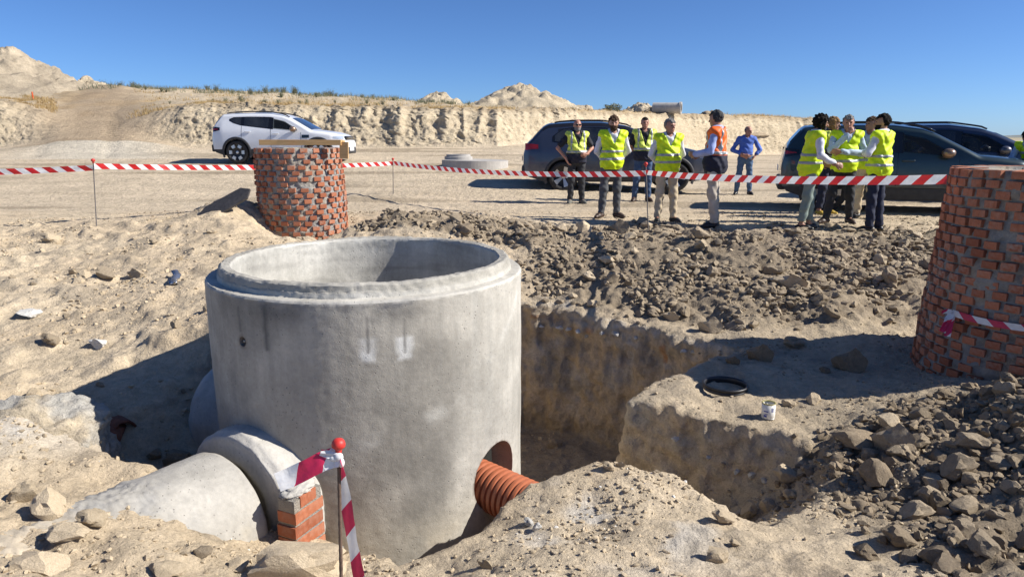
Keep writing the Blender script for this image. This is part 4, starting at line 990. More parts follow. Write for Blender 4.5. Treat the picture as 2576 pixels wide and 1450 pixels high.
def smooth_interp(xs, ys, s):
    g = np.linspace(xs[0], xs[-1], 900); v = np.interp(g, xs, ys); dx = g[1]-g[0]
    k = max(1, int(s/dx)); ker = np.hanning(2*k+3); ker /= ker.sum()
    vp = np.concatenate([np.full(k+1, v[0]), v, np.full(k+1, v[-1])]); vs = np.convolve(vp, ker, 'valid')[:len(g)]
    return lambda x: np.interp(x, g, vs)
def car(name, label, loc, rz, S, group='parked cars'):
    L, W = S['L'], S['W']
    root = empty(name, loc, rz, label, 'car', group)
    tx, tz = zip(*S['top']); zt = smooth_interp(tx, tz, 0.07)
    px, pw = zip(*S['plan']); wf = smooth_interp(px, pw, 0.10)
    bf = lambda x: np.interp(x, [0, 0.12, 0.5, L-0.6, L-0.12, L], [0.52, 0.36, 0.24, 0.24, 0.30, 0.44])
    gz_, gg = S['tumble']
    gf = smooth_interp(gz_, gg, 0.10)
    side = lambda x, z: float(wf(x)*gf(z))
    xs = np.unique(np.concatenate([np.linspace(0, 0.25, 14), np.linspace(0.25, 0.9, 22), np.linspace(0.9, L-0.6, 60), np.linspace(L-0.6, L, 24)]))
    rows = []
    for x in xs:
        top = float(zt(x)); zb = float(bf(x)); rc = min(0.13, 0.35*(top-zb))
        zs = np.concatenate([[zb], np.linspace(max(zb+0.02, 0.46), top-rc, 15)])
        half = [(0.0, zb), (0.5*side(x, zb), zb), (0.93*side(x, zb), zb)]+[(side(x, z), z) for z in zs]
        y0 = side(x, top-rc); rx = min(rc*1.25, y0*0.6)
        for k in range(1, 7):
            a = k/6*math.pi/2; half.append((y0-rx*(1-math.cos(a)), top-rc+rc*math.sin(a)))
        y1 = y0-rx
        for k in range(1, 6):
            y = y1*(1-k/5); half.append((y, top+0.03*(1-(y/y1)**2)))
        full = half+[(-y, z) for y, z in half[-2:0:-1]]
        rows.append([(x, y, z) for y, z in full])
    n = len(rows[0]); V = np.array(rows).reshape(-1, 3); Fg = grid_faces(len(rows), n, True).tolist()
    Fg.append(list(range(n))); Fg.append(list(range((len(rows)-1)*n, len(rows)*n))[::-1])
    Fg = [f[::-1] for f in Fg]
    body = mk('body', V, Fg, None, root)
    bm = bmesh.new(); bm.from_mesh(body.data); bmesh.ops.recalc_face_normals(bm, faces=bm.faces[:]); bm.to_mesh(body.data); bm.free()
    wr = S['wr']; wx = S['wheels']
    for x in wx:
        for s in (-1, 1):
            boolean(body, MB().lathe([(wr+0.055, -0.28), (wr+0.055, 0.3)], 44, M4(frame((0, s, 0)), (x, s*(W/2-0.06), wr+0.005))))
    if S.get('open', True):                                     # real openings behind the front side glass
        x0, x1 = S['glass'][-1]; n_ = 8; X_ = np.linspace(x0+0.03, x1-0.10, n_)
        zb_ = np.interp(X_, *zip(*S['wbot']))+0.015; zt_ = np.interp(X_, *zip(*S['wtop']))-0.02
        loop = [(x, z) for x, z in zip(X_, zb_)]+[(x, z) for x, z in zip(X_[::-1], zt_[::-1])]; m_ = len(loop); ct = MB()
        ct.add([(x, -1.2, z) for x, z in loop]+[(x, 1.2, z) for x, z in loop], [list(range(m_)), list(range(m_, 2*m_))[::-1]]+[[i, m_+i, m_+(i+1) % m_, (i+1) % m_] for i in range(m_)])
        boolean(body, ct)
    me = body.data; me.materials.clear()
    for m in (S['paint'], 'cladding', S.get('roof', S['paint'])): me.materials.append(MATS[m])
    for p in me.polygons:
        c = p.center; idx = 0
        if c.z < 0.455: idx = 1
        if S['glass'][-1][0] < c.x < S['glass'][-1][1] and 1.0 < c.z < 1.5 and abs(c.y) < 0.86 and abs(p.normal.y) < 0.3 and p.area > 0.02: idx = 1
        if c.z > S.get('roofz', 9) and p.normal.z > 0.35: idx = 2
        for x in wx:
            if math.hypot(c.x-x, c.z-wr) < wr+0.050 or (math.hypot(c.x-x, c.z-wr) < wr+0.058 and abs(p.normal.y) < 0.5 and abs(c.y) > W/2-0.40 and c.z < 2*wr+0.03): idx = 1
        p.material_index = idx
    auto_smooth(body, 32)
    def panel(name, topc, botc, mat, off=0.006, nx=18, nz=5, parent=root, both=True):
        for s in ((-1, 1) if both else (-1,)):
            x0, x1 = max(topc[0][0], botc[0][0]), min(topc[-1][0], botc[-1][0]); X = np.linspace(x0, x1, nx); vs = []
            zb_ = np.interp(X, *zip(*botc)); zt_ = np.interp(X, *zip(*topc))
            for x, a, b in zip(X, zb_, zt_):
                for k in range(nz+1):
                    z = a+(b-a)*k/nz; vs.append((x, s*(side(x, z)+off), z))
            F_ = grid_faces(nx, nz+1)
            mk(name, np.array(vs), F_ if s > 0 else F_[:, ::-1], mat, parent, True)
    tc, bc = S['wtop'], S['wbot']
    def clip(cur, x0, x1):
        xs_, zs_ = zip(*cur); X = [x0]+[x for x in xs_ if x0 < x < x1]+[x1]; return [(x, float(np.interp(x, xs_, zs_))) for x in X]
    grow = lambda cur, d: [(x, z+d) for x, z in cur]
    xa, xb = tc[0][0], S['glass'][-1][0]+0.02
    panel('window_surround', clip(grow(tc, 0.025), xa, xb), clip(grow(bc, -0.022), xa, xb), 'black_gloss', 0.004, 30)
    for x0, x1 in S['glass']:
        panel('side_window', clip(tc, x0, x1), clip(bc, x0, x1), 'car_glass' if x1 < L*0.5 else 'clear_glass', 0.009)
    for s in (-1, 1):
        hx_ = S['glass'][-1][0]+0.16; zc_ = float(np.interp(hx_, *zip(*S['wbot'])))
        MB().box((hx_, s*0.36, zc_+0.10), (0.10, 0.26, 0.18), None, 0.04).box((hx_+0.02, s*0.36, zc_-0.02), (0.12, 0.44, 0.12), None, 0.04).build('seat', 'cladding', root, True)
    for x0, x1, yw0, yw1, nm, mt in S['screens']:
        X = np.linspace(x0, x1, 14); vs = []
        for i, x in enumerate(X):
            yw = yw0+(yw1-yw0)*i/13; top = float(zt(x)); 
            for k in range(13):
                y = -yw+2*yw*k/12; rc = min(0.13, 0.35*(top-0.25)); y1 = side(x, top-rc)-min(rc*1.25, 0.5)
                vs.append((x+(0.006 if x0 > L/2 else -0.006), y, top+0.03*(1-min(1, (y/y1)**2))+0.006))
        mk(nm, np.array(vs), grid_faces(14, 13)[:, ::-1], mt, root, True)
    # wheels
    tyre_p = [(0.245, -0.105), (0.30, -0.112), (wr-0.03, -0.108), (wr-0.006, -0.085), (wr, -0.05), (wr, 0.05), (wr-0.006, 0.085), (wr-0.03, 0.108), (0.30, 0.112), (0.245, 0.105)]
    for x in wx:
        for s in (-1, 1):
            w = empty('wheel', (x, s*(W/2-0.118), wr), 0, None, None); w.parent = root
            R = frame((0, s, 0))
            MB().lathe(tyre_p, 40, M4(R, (0, 0, 0)), True).build('tyre', 'tyre', w, True)
            MB().lathe([(0.02, 0.03), (0.19, 0.035), (0.225, 0.06), (0.25, 0.10), (0.262, 0.10), (0.262, -0.08), (0.02, -0.08)], 36, M4(R, (0, 0, 0))).build('rim', S['rimmat'], w, True)
            sp = MB(); ns = S['spokes']
            for k in range(ns):
                for dlt in S['split']:
                    a = 2*math.pi*k/ns+dlt; M = M4(R, (0, 0, 0)) @ Matrix.Rotation(a, 4, 'Z')
                    P = [(0.05, -.016), (0.05, .016), (0.245, .030), (0.245, -.030)]
                    if S.get('block'): P = [(0.155, -.050), (0.155, .050), (0.25, .062), (0.25, -.062)]
                    z0, z1 = 0.085, 0.118
                    vs = [M @ Vector((a_, b_, z0 if a_ < .1 else z1-0.004)) for a_, b_ in P]+[M @ Vector((a_, b_, 0.02)) for a_, b_ in P]
                    sp.add(vs, [(0, 1, 2, 3), (0, 4, 5, 1), (1, 5, 6, 2), (2, 6, 7, 3), (3, 7, 4, 0)])
            sp.lathe([(0.045, 0.02), (0.045, 0.066), (0.02, 0.07)], 20, M4(R, (0, 0, 0))); sp.build('spokes', 'alloy', w)
            # arch cladding
            vs = []; na = 40
            for rr_, of in ((wr+0.052, 0.014), (wr+0.085, 0.022), (wr+0.115, 0.016), (wr+0.125, 0.0)):
                for k in range(na+1):
                    a = math.radians(-22+224*k/na); X_ = x+rr_*math.cos(a); Z_ = wr+0.005+rr_*math.sin(a)
                    vs.append((X_, s*(side(min(max(X_, 0.02), L-0.02), max(Z_, 0.3))+of), Z_))
            Fq_ = grid_faces(4, na+1); mk('wheel_arch_trim', np.array(vs), Fq_ if s < 0 else Fq_[:, ::-1], 'cladding', root, True)
    # lamps, handles, seams, mirrors, rails, sill, plate
    tl = S['tail']; panel('tail_lamp', [(tl[0], tl[3]), (tl[1], tl[3]-0.03)], [(tl[0], tl[2]), (tl[1], tl[2]+0.03)], 'tail_lamp', 0.010, 8)
    if S.get('tailblack'): panel('tail_lamp_surround', [(tl[0], tl[3]+0.05), (tl[1]+0.05, tl[3]+0.02)], [(tl[0], tl[2]-0.05), (tl[1]+0.05, tl[2])], 'black_gloss', 0.006, 8)
    hl = S['head']; panel('headlamp', [(hl[0], hl[3]-0.01), (hl[1], hl[3])], [(hl[0], hl[2]+0.045), (hl[1], hl[2])], 'head_lamp', 0.008, 10)
    for x, z0, z1 in S['seams']: panel('door_seam', [(x-0.005, z1), (x+0.005, z1)], [(x-0.005, z0), (x+0.005, z0)], 'black_gloss', 0.003, 2, 12)
    panel('door_seam', [(S['wheels'][0]+0.45, 0.475), (S['wheels'][1]-0.45, 0.475)], [(S['wheels'][0]+0.45, 0.465), (S['wheels'][1]-0.45, 0.465)], 'black_gloss', 0.003, 12, 1)
    panel('sill', [(S['wheels'][0]+0.43, 0.46), (S['wheels'][1]-0.43, 0.46)], [(S['wheels'][0]+0.43, 0.27), (S['wheels'][1]-0.43, 0.27)], 'cladding', 0.018, 16)
    for s in (-1, 1):
        for x, z in S['handles']:
            MB().box((x, s*(side(x, z)+0.022), z), (0.20, 0.028, 0.030), None, 0.01).build('door_handle', S.get('handle', S['paint']), root, True)
        mx, mz = S['mirror']
        m_ = lump_mesh('door_mirror', 0.115, 2.0, S['mirrormat'], root, (mx, s*(side(mx, mz-0.05)+0.13), mz), (0.95, 0.95, 0.75), 3, 0.0)
        MB().box((mx-0.02, s*(side(mx, mz-0.1)+0.03), mz-0.07), (0.12, 0.16, 0.03), None, 0.008).build('mirror_arm', 'cladding', root)
        if S.get('rails'):
            x0, x1 = S['rails']; P = [(x, s*(side(x, float(zt(x))-0.13)-0.10), float(zt(x))+0.022+0.028*math.sin(math.pi*min(1, max(0, (x-x0)/(x1-x0))))**0.35) for x in np.linspace(x0, x1, 18)]
            MB().tube(P, 0.019, 8).build('roof_rail', 'black_gloss', root, True)
    if S.get('badge'):
        x0, x1, z0, z1 = S['badge']; panel('fender_panel', [(x0, z1), (x1, z1)], [(x0, z0), (x1, z0)], 'black_gloss', 0.008, 6)
    # front: grille band, bumper, plate ; rear bumper
    wfr = float(wf(L))
    MB().box((L-0.03, 0, S['head'][2]+0.05), (0.075, wfr*1.72, 0.12), None, 0.02).build('grille', 'black_gloss', root, True)
    g = MB()
    for k in range(5): g.box((L+0.010, (k-2)*0.14, S['head'][2]+0.055), (0.012, 0.075, 0.035), None, 0.003)
    g.build('front_badge', 'chrome', root)
    MB().box((L-0.045, 0, 0.42), (0.13, wfr*1.85, 0.22), None, 0.05).build('front_bumper', 'cladding', root, True)
    MB().box((L+0.026, 0, 0.46), (0.012, 0.52, 0.11), None, 0.003).build('number_plate', 'plate_white', root)
    MB().box((0.035, 0, 0.50), (0.16, float(wf(0.05))*1.95, 0.24), None, 0.06).build('rear_bumper', 'cladding', root, True)
    MB().box((-0.045, 0, 0.78), (0.012, 0.52, 0.11), None, 0.003).build('number_plate', 'plate_white', root)
    return root
duster = dict(L=4.34, W=1.81, top=[(0, .86), (.03, 1.10), (.07, 1.22), (.13, 1.30), (.32, 1.53), (.36, 1.57), (.6, 1.585), (1.2, 1.605), (1.9, 1.60), (2.35, 1.535), (2.58, 1.45), (3.28, 1.065), (3.6, 1.035), (3.95, .985), (4.18, .91), (4.3, .80), (4.34, .66)],
    plan=[(0, .74), (.1, .83), (.35, .885), (.9, .905), (3.4, .905), (3.9, .875), (4.15, .79), (4.34, .64)],
    tumble=([0.2, .4, .7, .95, 1.06, 1.6, 1.8], [.95, .99, 1.0, .985, .96, .72, .66]), wr=.365, wheels=(.83, 3.50), paint='paint_white', roofz=9,
    wtop=[(.60, 1.395), (.78, 1.47), (1.2, 1.485), (1.95, 1.455), (2.4, 1.36), (2.90, 1.06)], wbot=[(.60, 1.385), (.74, 1.31), (1.0, 1.235), (2.0, 1.12), (2.90, 1.035)],
    glass=[(.66, 1.0), (1.10, 1.90), (2.03, 2.84)], screens=[(2.60, 3.26, .56, .72, 'windscreen', 'windscreen_glass'), (.12, .30, .66, .60, 'rear_window', 'car_glass')],
    spokes=6, split=(0,), block=True, rimmat='alloy_dark', tail=(.045, .25, 1.06, 1.13), tailblack=True, head=(3.98, 4.28, .77, .88), seams=[(1.02, .55, 1.2), (1.97, .5, 1.1), (2.95, .5, 1.0)],
    handles=[(1.22, 1.02), (2.14, .96)], mirror=(2.74, 1.10), mirrormat='mirror_bronze', rails=(.5, 2.55), badge=(2.98, 3.22, .82, .92))
rav = dict(L=4.60, W=1.86, top=[(0, .88), (.04, 1.10), (.10, 1.17), (.22, 1.28), (.48, 1.555), (.42, 1.58), (.62, 1.62), (1.2, 1.655), (1.9, 1.655), (2.5, 1.57), (2.78, 1.47), (3.52, 1.10), (3.9, 1.05), (4.25, .97), (4.45, .87), (4.56, .76), (4.60, .62)],
    plan=[(0, .74), (.1, .84), (.4, .905), (.9, .93), (3.6, .93), (4.1, .89), (4.4, .78), (4.60, .62)],
    tumble=([0.2, .4, .7, .98, 1.08, 1.65, 1.9], [.95, .99, 1.0, .985, .96, .73, .68]), wr=.36, wheels=(.98, 3.67), paint='paint_bluegrey', roof='paint_black', roofz=1.45,
    wtop=[(.70, 1.30), (.95, 1.48), (1.3, 1.53), (2.0, 1.515), (2.6, 1.41), (3.14, 1.08)], wbot=[(.70, 1.22), (1.0, 1.17), (2.0, 1.10), (3.14, 1.05)],
    glass=[(.76, 1.14), (1.22, 2.02), (2.14, 3.08)], screens=[(2.80, 3.50, .58, .74, 'windscreen', 'windscreen_glass'), (.22, .42, .66, .60, 'rear_window', 'car_glass')],
    spokes=5, split=(-0.13, 0.13), block=False, rimmat='alloy_dark', tail=(.04, .36, 1.00, 1.16), head=(4.12, 4.50, .82, .93), seams=[(1.12, .62, 1.12), (2.08, .5, 1.08), (3.1, .5, 1.04)],
    handles=[(1.36, .98), (2.28, .95)], mirror=(2.92, 1.12), mirrormat='paint_bluegrey', rails=(.75, 2.6))
tops = dict(rav['top']); rav['top'] = [p for p in rav['top'] if p != (.42, 1.58)]
wp = at_y(536, 410, 23.0); car('car', 'white compact SUV with roof rails parked near the ramp', (wp.x, 23.9, drop(wp.x+2, 23.2)+0.0), math.radians(-1.5), duster)
rp = at_y(1318, 478, 17.0); car('car', 'dark blue-grey SUV with black roof behind the men in vests', (rp.x+0.02, 18.1, drop(rp.x+2, 17.5)), math.radians(-2.5), rav)
d2 = dict(duster); d2.update(paint='paint_green', badge=(2.98, 3.24, .80, .93))
car('car', 'dark green SUV with bronze mirror behind the group at right', (5.45, 14.35, drop(6.5, 13.5)), math.radians(-19), d2)
d3 = dict(rav); d3.update(paint='paint_navy', mirrormat='paint_navy', roof='paint_navy')
car('car', 'navy SUV whose windscreen shows beyond the dark green car', (8.1, 17.0, drop(9, 17)), math.radians(-24), d3)
d4 = dict(rav); d4.update(paint='paint_black', mirrormat='paint_black', roof='paint_black', L=4.6)
far_car = car('car', 'black estate car farthest back at the right edge', (10.2, 19.6, drop(11, 19.5)), math.radians(-12), d4)
far_car.scale = (1.02, 1.0, 0.9)
# ------------------------------------------------------------------ people (signed distance fields meshed with surface nets)
def surfnets(d, org, h):
    nx, ny, nz = d.shape; s = d < 0
    a = s[:-1, :-1, :-1].astype(np.int8)
    cnt = np.zeros((nx-1, ny-1, nz-1), np.int8)
    for i in (0, 1):
        for j in (0, 1):
            for k in (0, 1): cnt += s[i:nx-1+i, j:ny-1+j, k:nz-1+k]
    act = (cnt > 0) & (cnt < 8)
    idx = np.full(act.shape, -1, np.int64); I = np.argwhere(act); idx[act] = np.arange(len(I))
    if len(I) == 0: return np.zeros((0, 3)), np.zeros((0, 4), int)
    acc = np.zeros((len(I), 3)); num = np.zeros(len(I))
    cor = [(i, j, k) for i in (0, 1) for j in (0, 1) for k in (0, 1)]
    val = {c: d[I[:, 0]+c[0], I[:, 1]+c[1], I[:, 2]+c[2]] for c in cor}
    for c in cor:
        for ax in range(3):
            if c[ax]: continue
            e = list(c); e[ax] = 1; e = tuple(e); va, vb = val[c], val[e]; m = (va < 0) != (vb < 0)
            t_ = np.where(m, va/np.where(m, va-vb, 1), 0); p = np.zeros((len(I), 3)); p[:] = c; p[:, ax] = t_
            acc += p*m[:, None]; num += m
    V = (I+acc/num[:, None])*h+np.array(org)
    Fs = []
    for ax in range(3):
        b, c_ = (ax+1) % 3, (ax+2) % 3
        sl0 = [slice(None)]*3; sl1 = [slice(None)]*3; sl0[ax] = slice(0, -1); sl1[ax] = slice(1, None)
        A0, A1 = s[tuple(sl0)], s[tuple(sl1)]; E = np.argwhere(A0 != A1)
        E = E[(E[:, b] > 0) & (E[:, c_] > 0) & (E[:, b] < d.shape[b]-1) & (E[:, c_] < d.shape[c_]-1)]
        if len(E) == 0: continue
        inside0 = A0[E[:, 0], E[:, 1], E[:, 2]]
        q = []
        for db, dc in ((-1, -1), (0, -1), (0, 0), (-1, 0)):
            K = E.copy(); K[:, b] += db; K[:, c_] += dc; q.append(idx[K[:, 0], K[:, 1], K[:, 2]])
        q = np.stack(q, 1); q[~inside0] = q[~inside0][:, ::-1]; Fs.append(q)
    return V, np.vstack(Fs)
class Grid:
    def __init__(s, lo, hi, h):
        s.h = h; s.org = np.array(lo, np.float32); n = [int((b-a)/h)+2 for a, b in zip(lo, hi)]
        ax = [s.org[k]+h*np.arange(n[k], dtype=np.float32) for k in range(3)]
        s.X, s.Y, s.Z = np.meshgrid(*ax, indexing='ij'); s.shape = s.X.shape
    def cap(s, a, b, ra, rb, sx=1.0, sy=1.0):
        a = np.array(a, np.float32); b = np.array(b, np.float32); ab = b-a; L2 = float((ab*ab).sum())+1e-9
        px, py, pz = s.X-a[0], s.Y-a[1], s.Z-a[2]
        t_ = np.clip((px*ab[0]+py*ab[1]+pz*ab[2])/L2, 0, 1)
        return np.sqrt(((px-t_*ab[0])/sx)**2+((py-t_*ab[1])/sy)**2+(pz-t_*ab[2])**2)-(ra+(rb-ra)*t_)
    def ell(s, c, r, M=None):
        px, py, pz = s.X-c[0], s.Y-c[1], s.Z-c[2]
        if M is not None:
            Mi = np.array(M.transposed()); px, py, pz = (Mi[i, 0]*px+Mi[i, 1]*py+Mi[i, 2]*pz for i in range(3))
        k0 = np.sqrt((px/r[0])**2+(py/r[1])**2+(pz/r[2])**2); k1 = np.sqrt((px/r[0]**2)**2+(py/r[1]**2)**2+(pz/r[2]**2)**2)+1e-9
        return k0*(k0-1)/k1
    def mesh(s, d): return surfnets(d, s.org, s.h)
def smin(a, b, k):
    h = np.clip(0.5+0.5*(b-a)/k, 0, 1); return b*(1-h)+a*h-k*h*(1-h)
def joinm(parts):
    V = []; Fc = []; b = 0
    for v, f in parts:
        V.append(v); Fc.append(f+b); b += len(v)
    return np.vstack(V), np.vstack(Fc)

def cloth(name, col, rough=0.85, var=0.15, bump=0.35): return simple(name, col, rough, var, 7, bump, 16, 0.012)
for nm, col in (('hv_yellow', (0.66, 0.86, 0.004)), ('hv_pale', (0.62, 0.72, 0.10)), ('hv_orange', (0.85, 0.13, 0.006)), ('navy_cloth', (0.012, 0.014, 0.032)), ('dark_shirt', (0.014, 0.015, 0.022)),
                ('white_shirt', (0.66, 0.66, 0.70)), ('lblue_shirt', (0.42, 0.52, 0.68)), ('blue_shirt', (0.085, 0.16, 0.50)), ('sky_shirt', (0.34, 0.42, 0.72)), ('grey_pants', (0.085, 0.088, 0.095)),
                ('dkgrey_pants', (0.030, 0.031, 0.036)), ('beige_pants', (0.52, 0.43, 0.30)), ('stone_pants', (0.42, 0.37, 0.31)), ('green_pants', (0.20, 0.25, 0.22)), ('jeans', (0.045, 0.085, 0.17)),
                ('jeans_light', (0.07, 0.13, 0.23)), ('navy_pants', (0.014, 0.018, 0.042)), ('dark_jacket', (0.016, 0.020, 0.028))): cloth(nm, col)
for nm in ('hv_yellow', 'hv_pale', 'hv_orange'):
    MATS[nm].node_tree.nodes['Principled BSDF'].inputs['Roughness'].default_value = 0.6
simple('reflective', (0.36, 0.37, 0.38), 0.45, 0.1, 10, metal=0.2)
simple('shoe_black', (0.012, 0.011, 0.011), 0.4, 0.3, 14); simple('shoe_brown', (0.05, 0.028, 0.018), 0.5, 0.3, 14); simple('shoe_grey', (0.13, 0.125, 0.105), 0.8, 0.3, 14); simple('shoe_yellow', (0.42, 0.28, 0.03), 0.6, 0.2, 14)
simple('hair_dark', (0.012, 0.009, 0.007), 0.55, 0.4, 40, 0.8, 120, 0.01); simple('hair_grey', (0.20, 0.19, 0.18), 0.55, 0.35, 40, 0.8, 120, 0.01); simple('hair_saltpepper', (0.055, 0.053, 0.052), 0.55, 0.4, 40, 0.8, 120, 0.01)
simple('hair_brown', (0.07, 0.042, 0.024), 0.55, 0.35, 40, 0.8, 120, 0.01); simple('hair_blonde', (0.26, 0.15, 0.065), 0.5, 0.3, 40, 0.8, 120, 0.01); simple('eye_dark', (0.015, 0.01, 0.008), 0.2, 0.2, 20); simple('lip', (0.27, 0.10, 0.08), 0.5, 0.2, 20)
for nm in list(MATS):
    if nm.startswith('hair_'): MATS[nm].node_tree.nodes['Principled BSDF'].inputs['Specular IOR Level'].default_value = 0.15; MATS[nm].node_tree.nodes['Principled BSDF'].inputs['Roughness'].default_value = 0.75
def skin(name, col):
    t = NT(name); co = t.coord(); n = t.noise(co, 14, 4); c = t.ramp(n, [(0.3, tuple(x*0.88 for x in col)), (0.7, tuple(min(1, x*1.08) for x in col))])
    t.fin(c, 0.5, None); t.b.inputs['Subsurface Weight'].default_value = 0.08; t.b.inputs['Subsurface Radius'].default_value = (0.02, 0.008, 0.004)
skin('skin_tan', (0.36, 0.185, 0.115)); skin('skin_light', (0.46, 0.255, 0.175)); skin('skin_red', (0.42, 0.20, 0.135))

def hand_mesh(wr, d, pn, curl=0.5, side=1):
    d = Vector(d).normalized(); pn = Vector(pn); pn = (pn-d*pn.dot(d)).normalized(); sd = d.cross(pn)*side
    wr = Vector(wr); G = Grid([c-0.13 for c in wr+d*0.08], [c+0.13 for c in wr+d*0.08], 0.0062)
    pc = wr+d*0.055
    R = Matrix((d, sd, pn)).transposed()
    f = G.ell(pc, (0.056, 0.042, 0.018), R); f = smin(f, G.cap(wr-d*0.03, wr+d*0.02, 0.027, 0.024), 0.02)
    for k, ln in enumerate((0.072, 0.082, 0.076, 0.060)):
        b = wr+d*(0.095-0.004*abs(k-1.3))+sd*((1.5-k)*0.021)
        d1 = (d*math.cos(curl*0.6)+pn*math.sin(curl*0.6)); d2 = (d*math.cos(curl*1.7)+pn*math.sin(curl*1.7))
        m = b+d1*ln*0.5; e = m+d2*ln*0.5
        f = smin(f, np.minimum(G.cap(b-d*0.02, m, 0.0105, 0.0098), G.cap(m, e, 0.0098, 0.0085)), 0.006)
    tb = wr+d*0.03+sd*0.032; tm = tb+(d*0.7+sd*0.6+pn*0.25)*0.042; te = tm+(d*0.9+sd*0.15+pn*0.4)*0.032
    f = smin(f, np.minimum(G.cap(tb, tm, 0.0135, 0.0115), G.cap(tm, te, 0.0115, 0.0095)), 0.01)
    return G.mesh(f)

def person(label, u, v, vtop, yaw, gz=None, Y=None, **o):
    """yaw 0 faces the camera side (-Y); positive yaw turns the person to their left (image right when facing us)"""
    if Y is None:
        g = at_z(u, v, 0.0); Y = g.y
        for _ in range(3):
            p = at_y(u, v, Y); zz = drop(p.x, p.y); g = at_z(u, v, zz+0.01); Y = g.y
    p = at_y(u, v, Y); zz = drop(p.x, p.y)
    Hm = o.get('H') or (at_y(u, vtop, Y).z-zz)
    sc = Hm/1.76
    root = empty('person', (p.x, p.y, zz-0.004), yaw, label, 'person', 'people on the building site')
    root.scale = (sc, sc, sc)
    lean = Vector(o.get('lean', (0, 0, 0))); belly = o.get('belly', 0.0); fem = o.get('fem', False)
    fr, flt = o.get('feet', ((-0.11, 0.0), (0.11, 0.0))); toe = o.get('toe', (-0.35, 0.35))
    sway = o.get('sway', 0.0)
    pel = Vector((sway, 0, 0.95)); ch = pel+Vector((-sway*0.6, 0, 0.36))+lean*0.6; nk = pel+Vector((-sway*0.6, 0.01, 0.55))+lean
    hips = [pel+Vector((s*0.095, 0, -0.03)) for s in (-1, 1)]
    ank = [Vector((fr[0], fr[1]+0.03, 0.09)), Vector((flt[0], flt[1]+0.03, 0.09))]
    bend = o.get('bend', (0.02, 0.02)); knee = [hips[i].lerp(ank[i], 0.5)+Vector((0, -bend[i], 0.02)) for i in (0, 1)]
    sw = 0.185 if not fem else 0.16
    sh = [ch+lean*0.3+Vector((s*sw, 0.01, 0.115)) for s in (-1, 1)]
    arms = o['arms']                                           # ((elbow, wrist, hand dir, palm normal, curl), ...) right then left
    allp = [pel, ch, nk]+ank+knee+sh+[Vector(a[k]) for a in arms for k in (0, 1)]
    lo = [min(q[k] for q in allp)-0.24 for k in range(3)]; hi = [max(q[k] for q in allp)+0.24 for k in range(3)]; lo[2] = -0.03; hi[2] = nk.z+0.14
    G = Grid(lo, hi, 0.0145)
    wr_ = 0.006*(np.sin(G.Z*31+3*np.sin(G.X*19)+2*G.Y*11)+0.7*np.sin(G.Z*57+G.X*33+1.3+2*np.sin(G.Y*23)))
    tors = smin(G.ell(ch+Vector((0, 0, 0.0)), (0.165-0.015*fem, 0.112, 0.20)), G.ell(pel+Vector((0, 0, 0.10)), (0.148, 0.108, 0.20)), 0.10)
    if belly: tors = smin(tors, G.ell(pel+Vector((0, -0.06, 0.14)), (0.14, 0.09+belly, 0.15)), 0.08)
    if fem: tors = smin(tors, G.ell(ch+Vector((0, -0.07, 0.0)), (0.12, 0.06, 0.07)), 0.05)
    tors = smin(tors, G.cap(sh[0]+Vector((0.03, 0, 0)), sh[1]-Vector((0.03, 0, 0)), 0.058, 0.058), 0.09)
    tors = smin(tors, G.cap(nk-Vector((0, 0, .08)), nk, 0.075, 0.058), 0.05)
    pelv = G.ell(pel+Vector((0, 0.01, 0)), (0.158+0.01*fem, 0.118, 0.135))
    legs = None
    for i in (0, 1):
        l_ = smin(G.cap(hips[i], knee[i], 0.083, 0.056), G.cap(knee[i], ank[i], 0.056, 0.036), 0.05)
        legs = l_ if legs is None else np.minimum(legs, l_)
    legs = smin(legs, pelv, 0.05)
    upar = []; fore = []
    for i in (0, 1):
        e, w = Vector(arms[i][0]), Vector(arms[i][1])
        upar.append(G.cap(sh[i], e, 0.050, 0.040)); fore.append(G.cap(e, w, 0.040, 0.026))
    armd = np.minimum(smin(upar[0], fore[0], 0.02), smin(upar[1], fore[1], 0.02))
    body = smin(smin(tors, armd, 0.03), legs, 0.04)
    feet = np.minimum(*[G.cap(ank[i], ank[i]+Vector((math.sin(toe[i])*0.10, -math.cos(toe[i])*0.10, -0.04)), 0.032, 0.025) for i in (0, 1)])
    body = smin(body, feet, 0.02)
    parts = [G.mesh(body)]
    # head
    hy = o.get('head', 0.0); hp = o.get('nod', 0.0)
    HR = (Matrix.Rotation(hy, 3, 'Z') @ Matrix.Rotation(hp, 3, 'X'))
    hc = nk+Vector((0, -0.015, 0.0))+HR @ Vector((0, -0.012, 0.125))
    HG = Grid([c-0.17 for c in hc], [c+0.17 for c in hc], 0.0066); L_ = lambda q: hc+HR @ Vector(q)
    skull = smin(HG.ell(L_((0, 0.012, 0.025)), (0.076, 0.094, 0.090), HR), HG.ell(L_((0, -0.028, -0.035)), (0.060, 0.060, 0.082), HR), 0.035)
    face = smin(skull, HG.ell(L_((0, -0.062, -0.095)), (0.030, 0.024, 0.022), HR), 0.03)
    face = smin(face, HG.cap(L_((0, -0.088, 0.012)), L_((0, -0.110, -0.028)), 0.008, 0.014), 0.014)
    for s in (-1, 1):
        face = smin(face, HG.ell(L_((s*0.076, 0.012, -0.005)), (0.010, 0.020, 0.032), HR), 0.008)
        face = smin(face, HG.cap(L_((s*0.012, -0.082, 0.026)), L_((s*0.045, -0.070, 0.026)), 0.010, 0.008), 0.012)
        face = np.maximum(face, -HG.ell(L_((s*0.031, -0.092, 0.006)), (0.018, 0.016, 0.012), HR))
    face = smin(face, HG.cap(L_((-0.02, -0.082, -0.062)), L_((0.02, -0.082, -0.062)), 0.009, 0.009), 0.01)
    neckd = HG.cap(nk-Vector((0, 0, 0.1)), L_((0, 0.012, -0.04)), 0.058, 0.050)
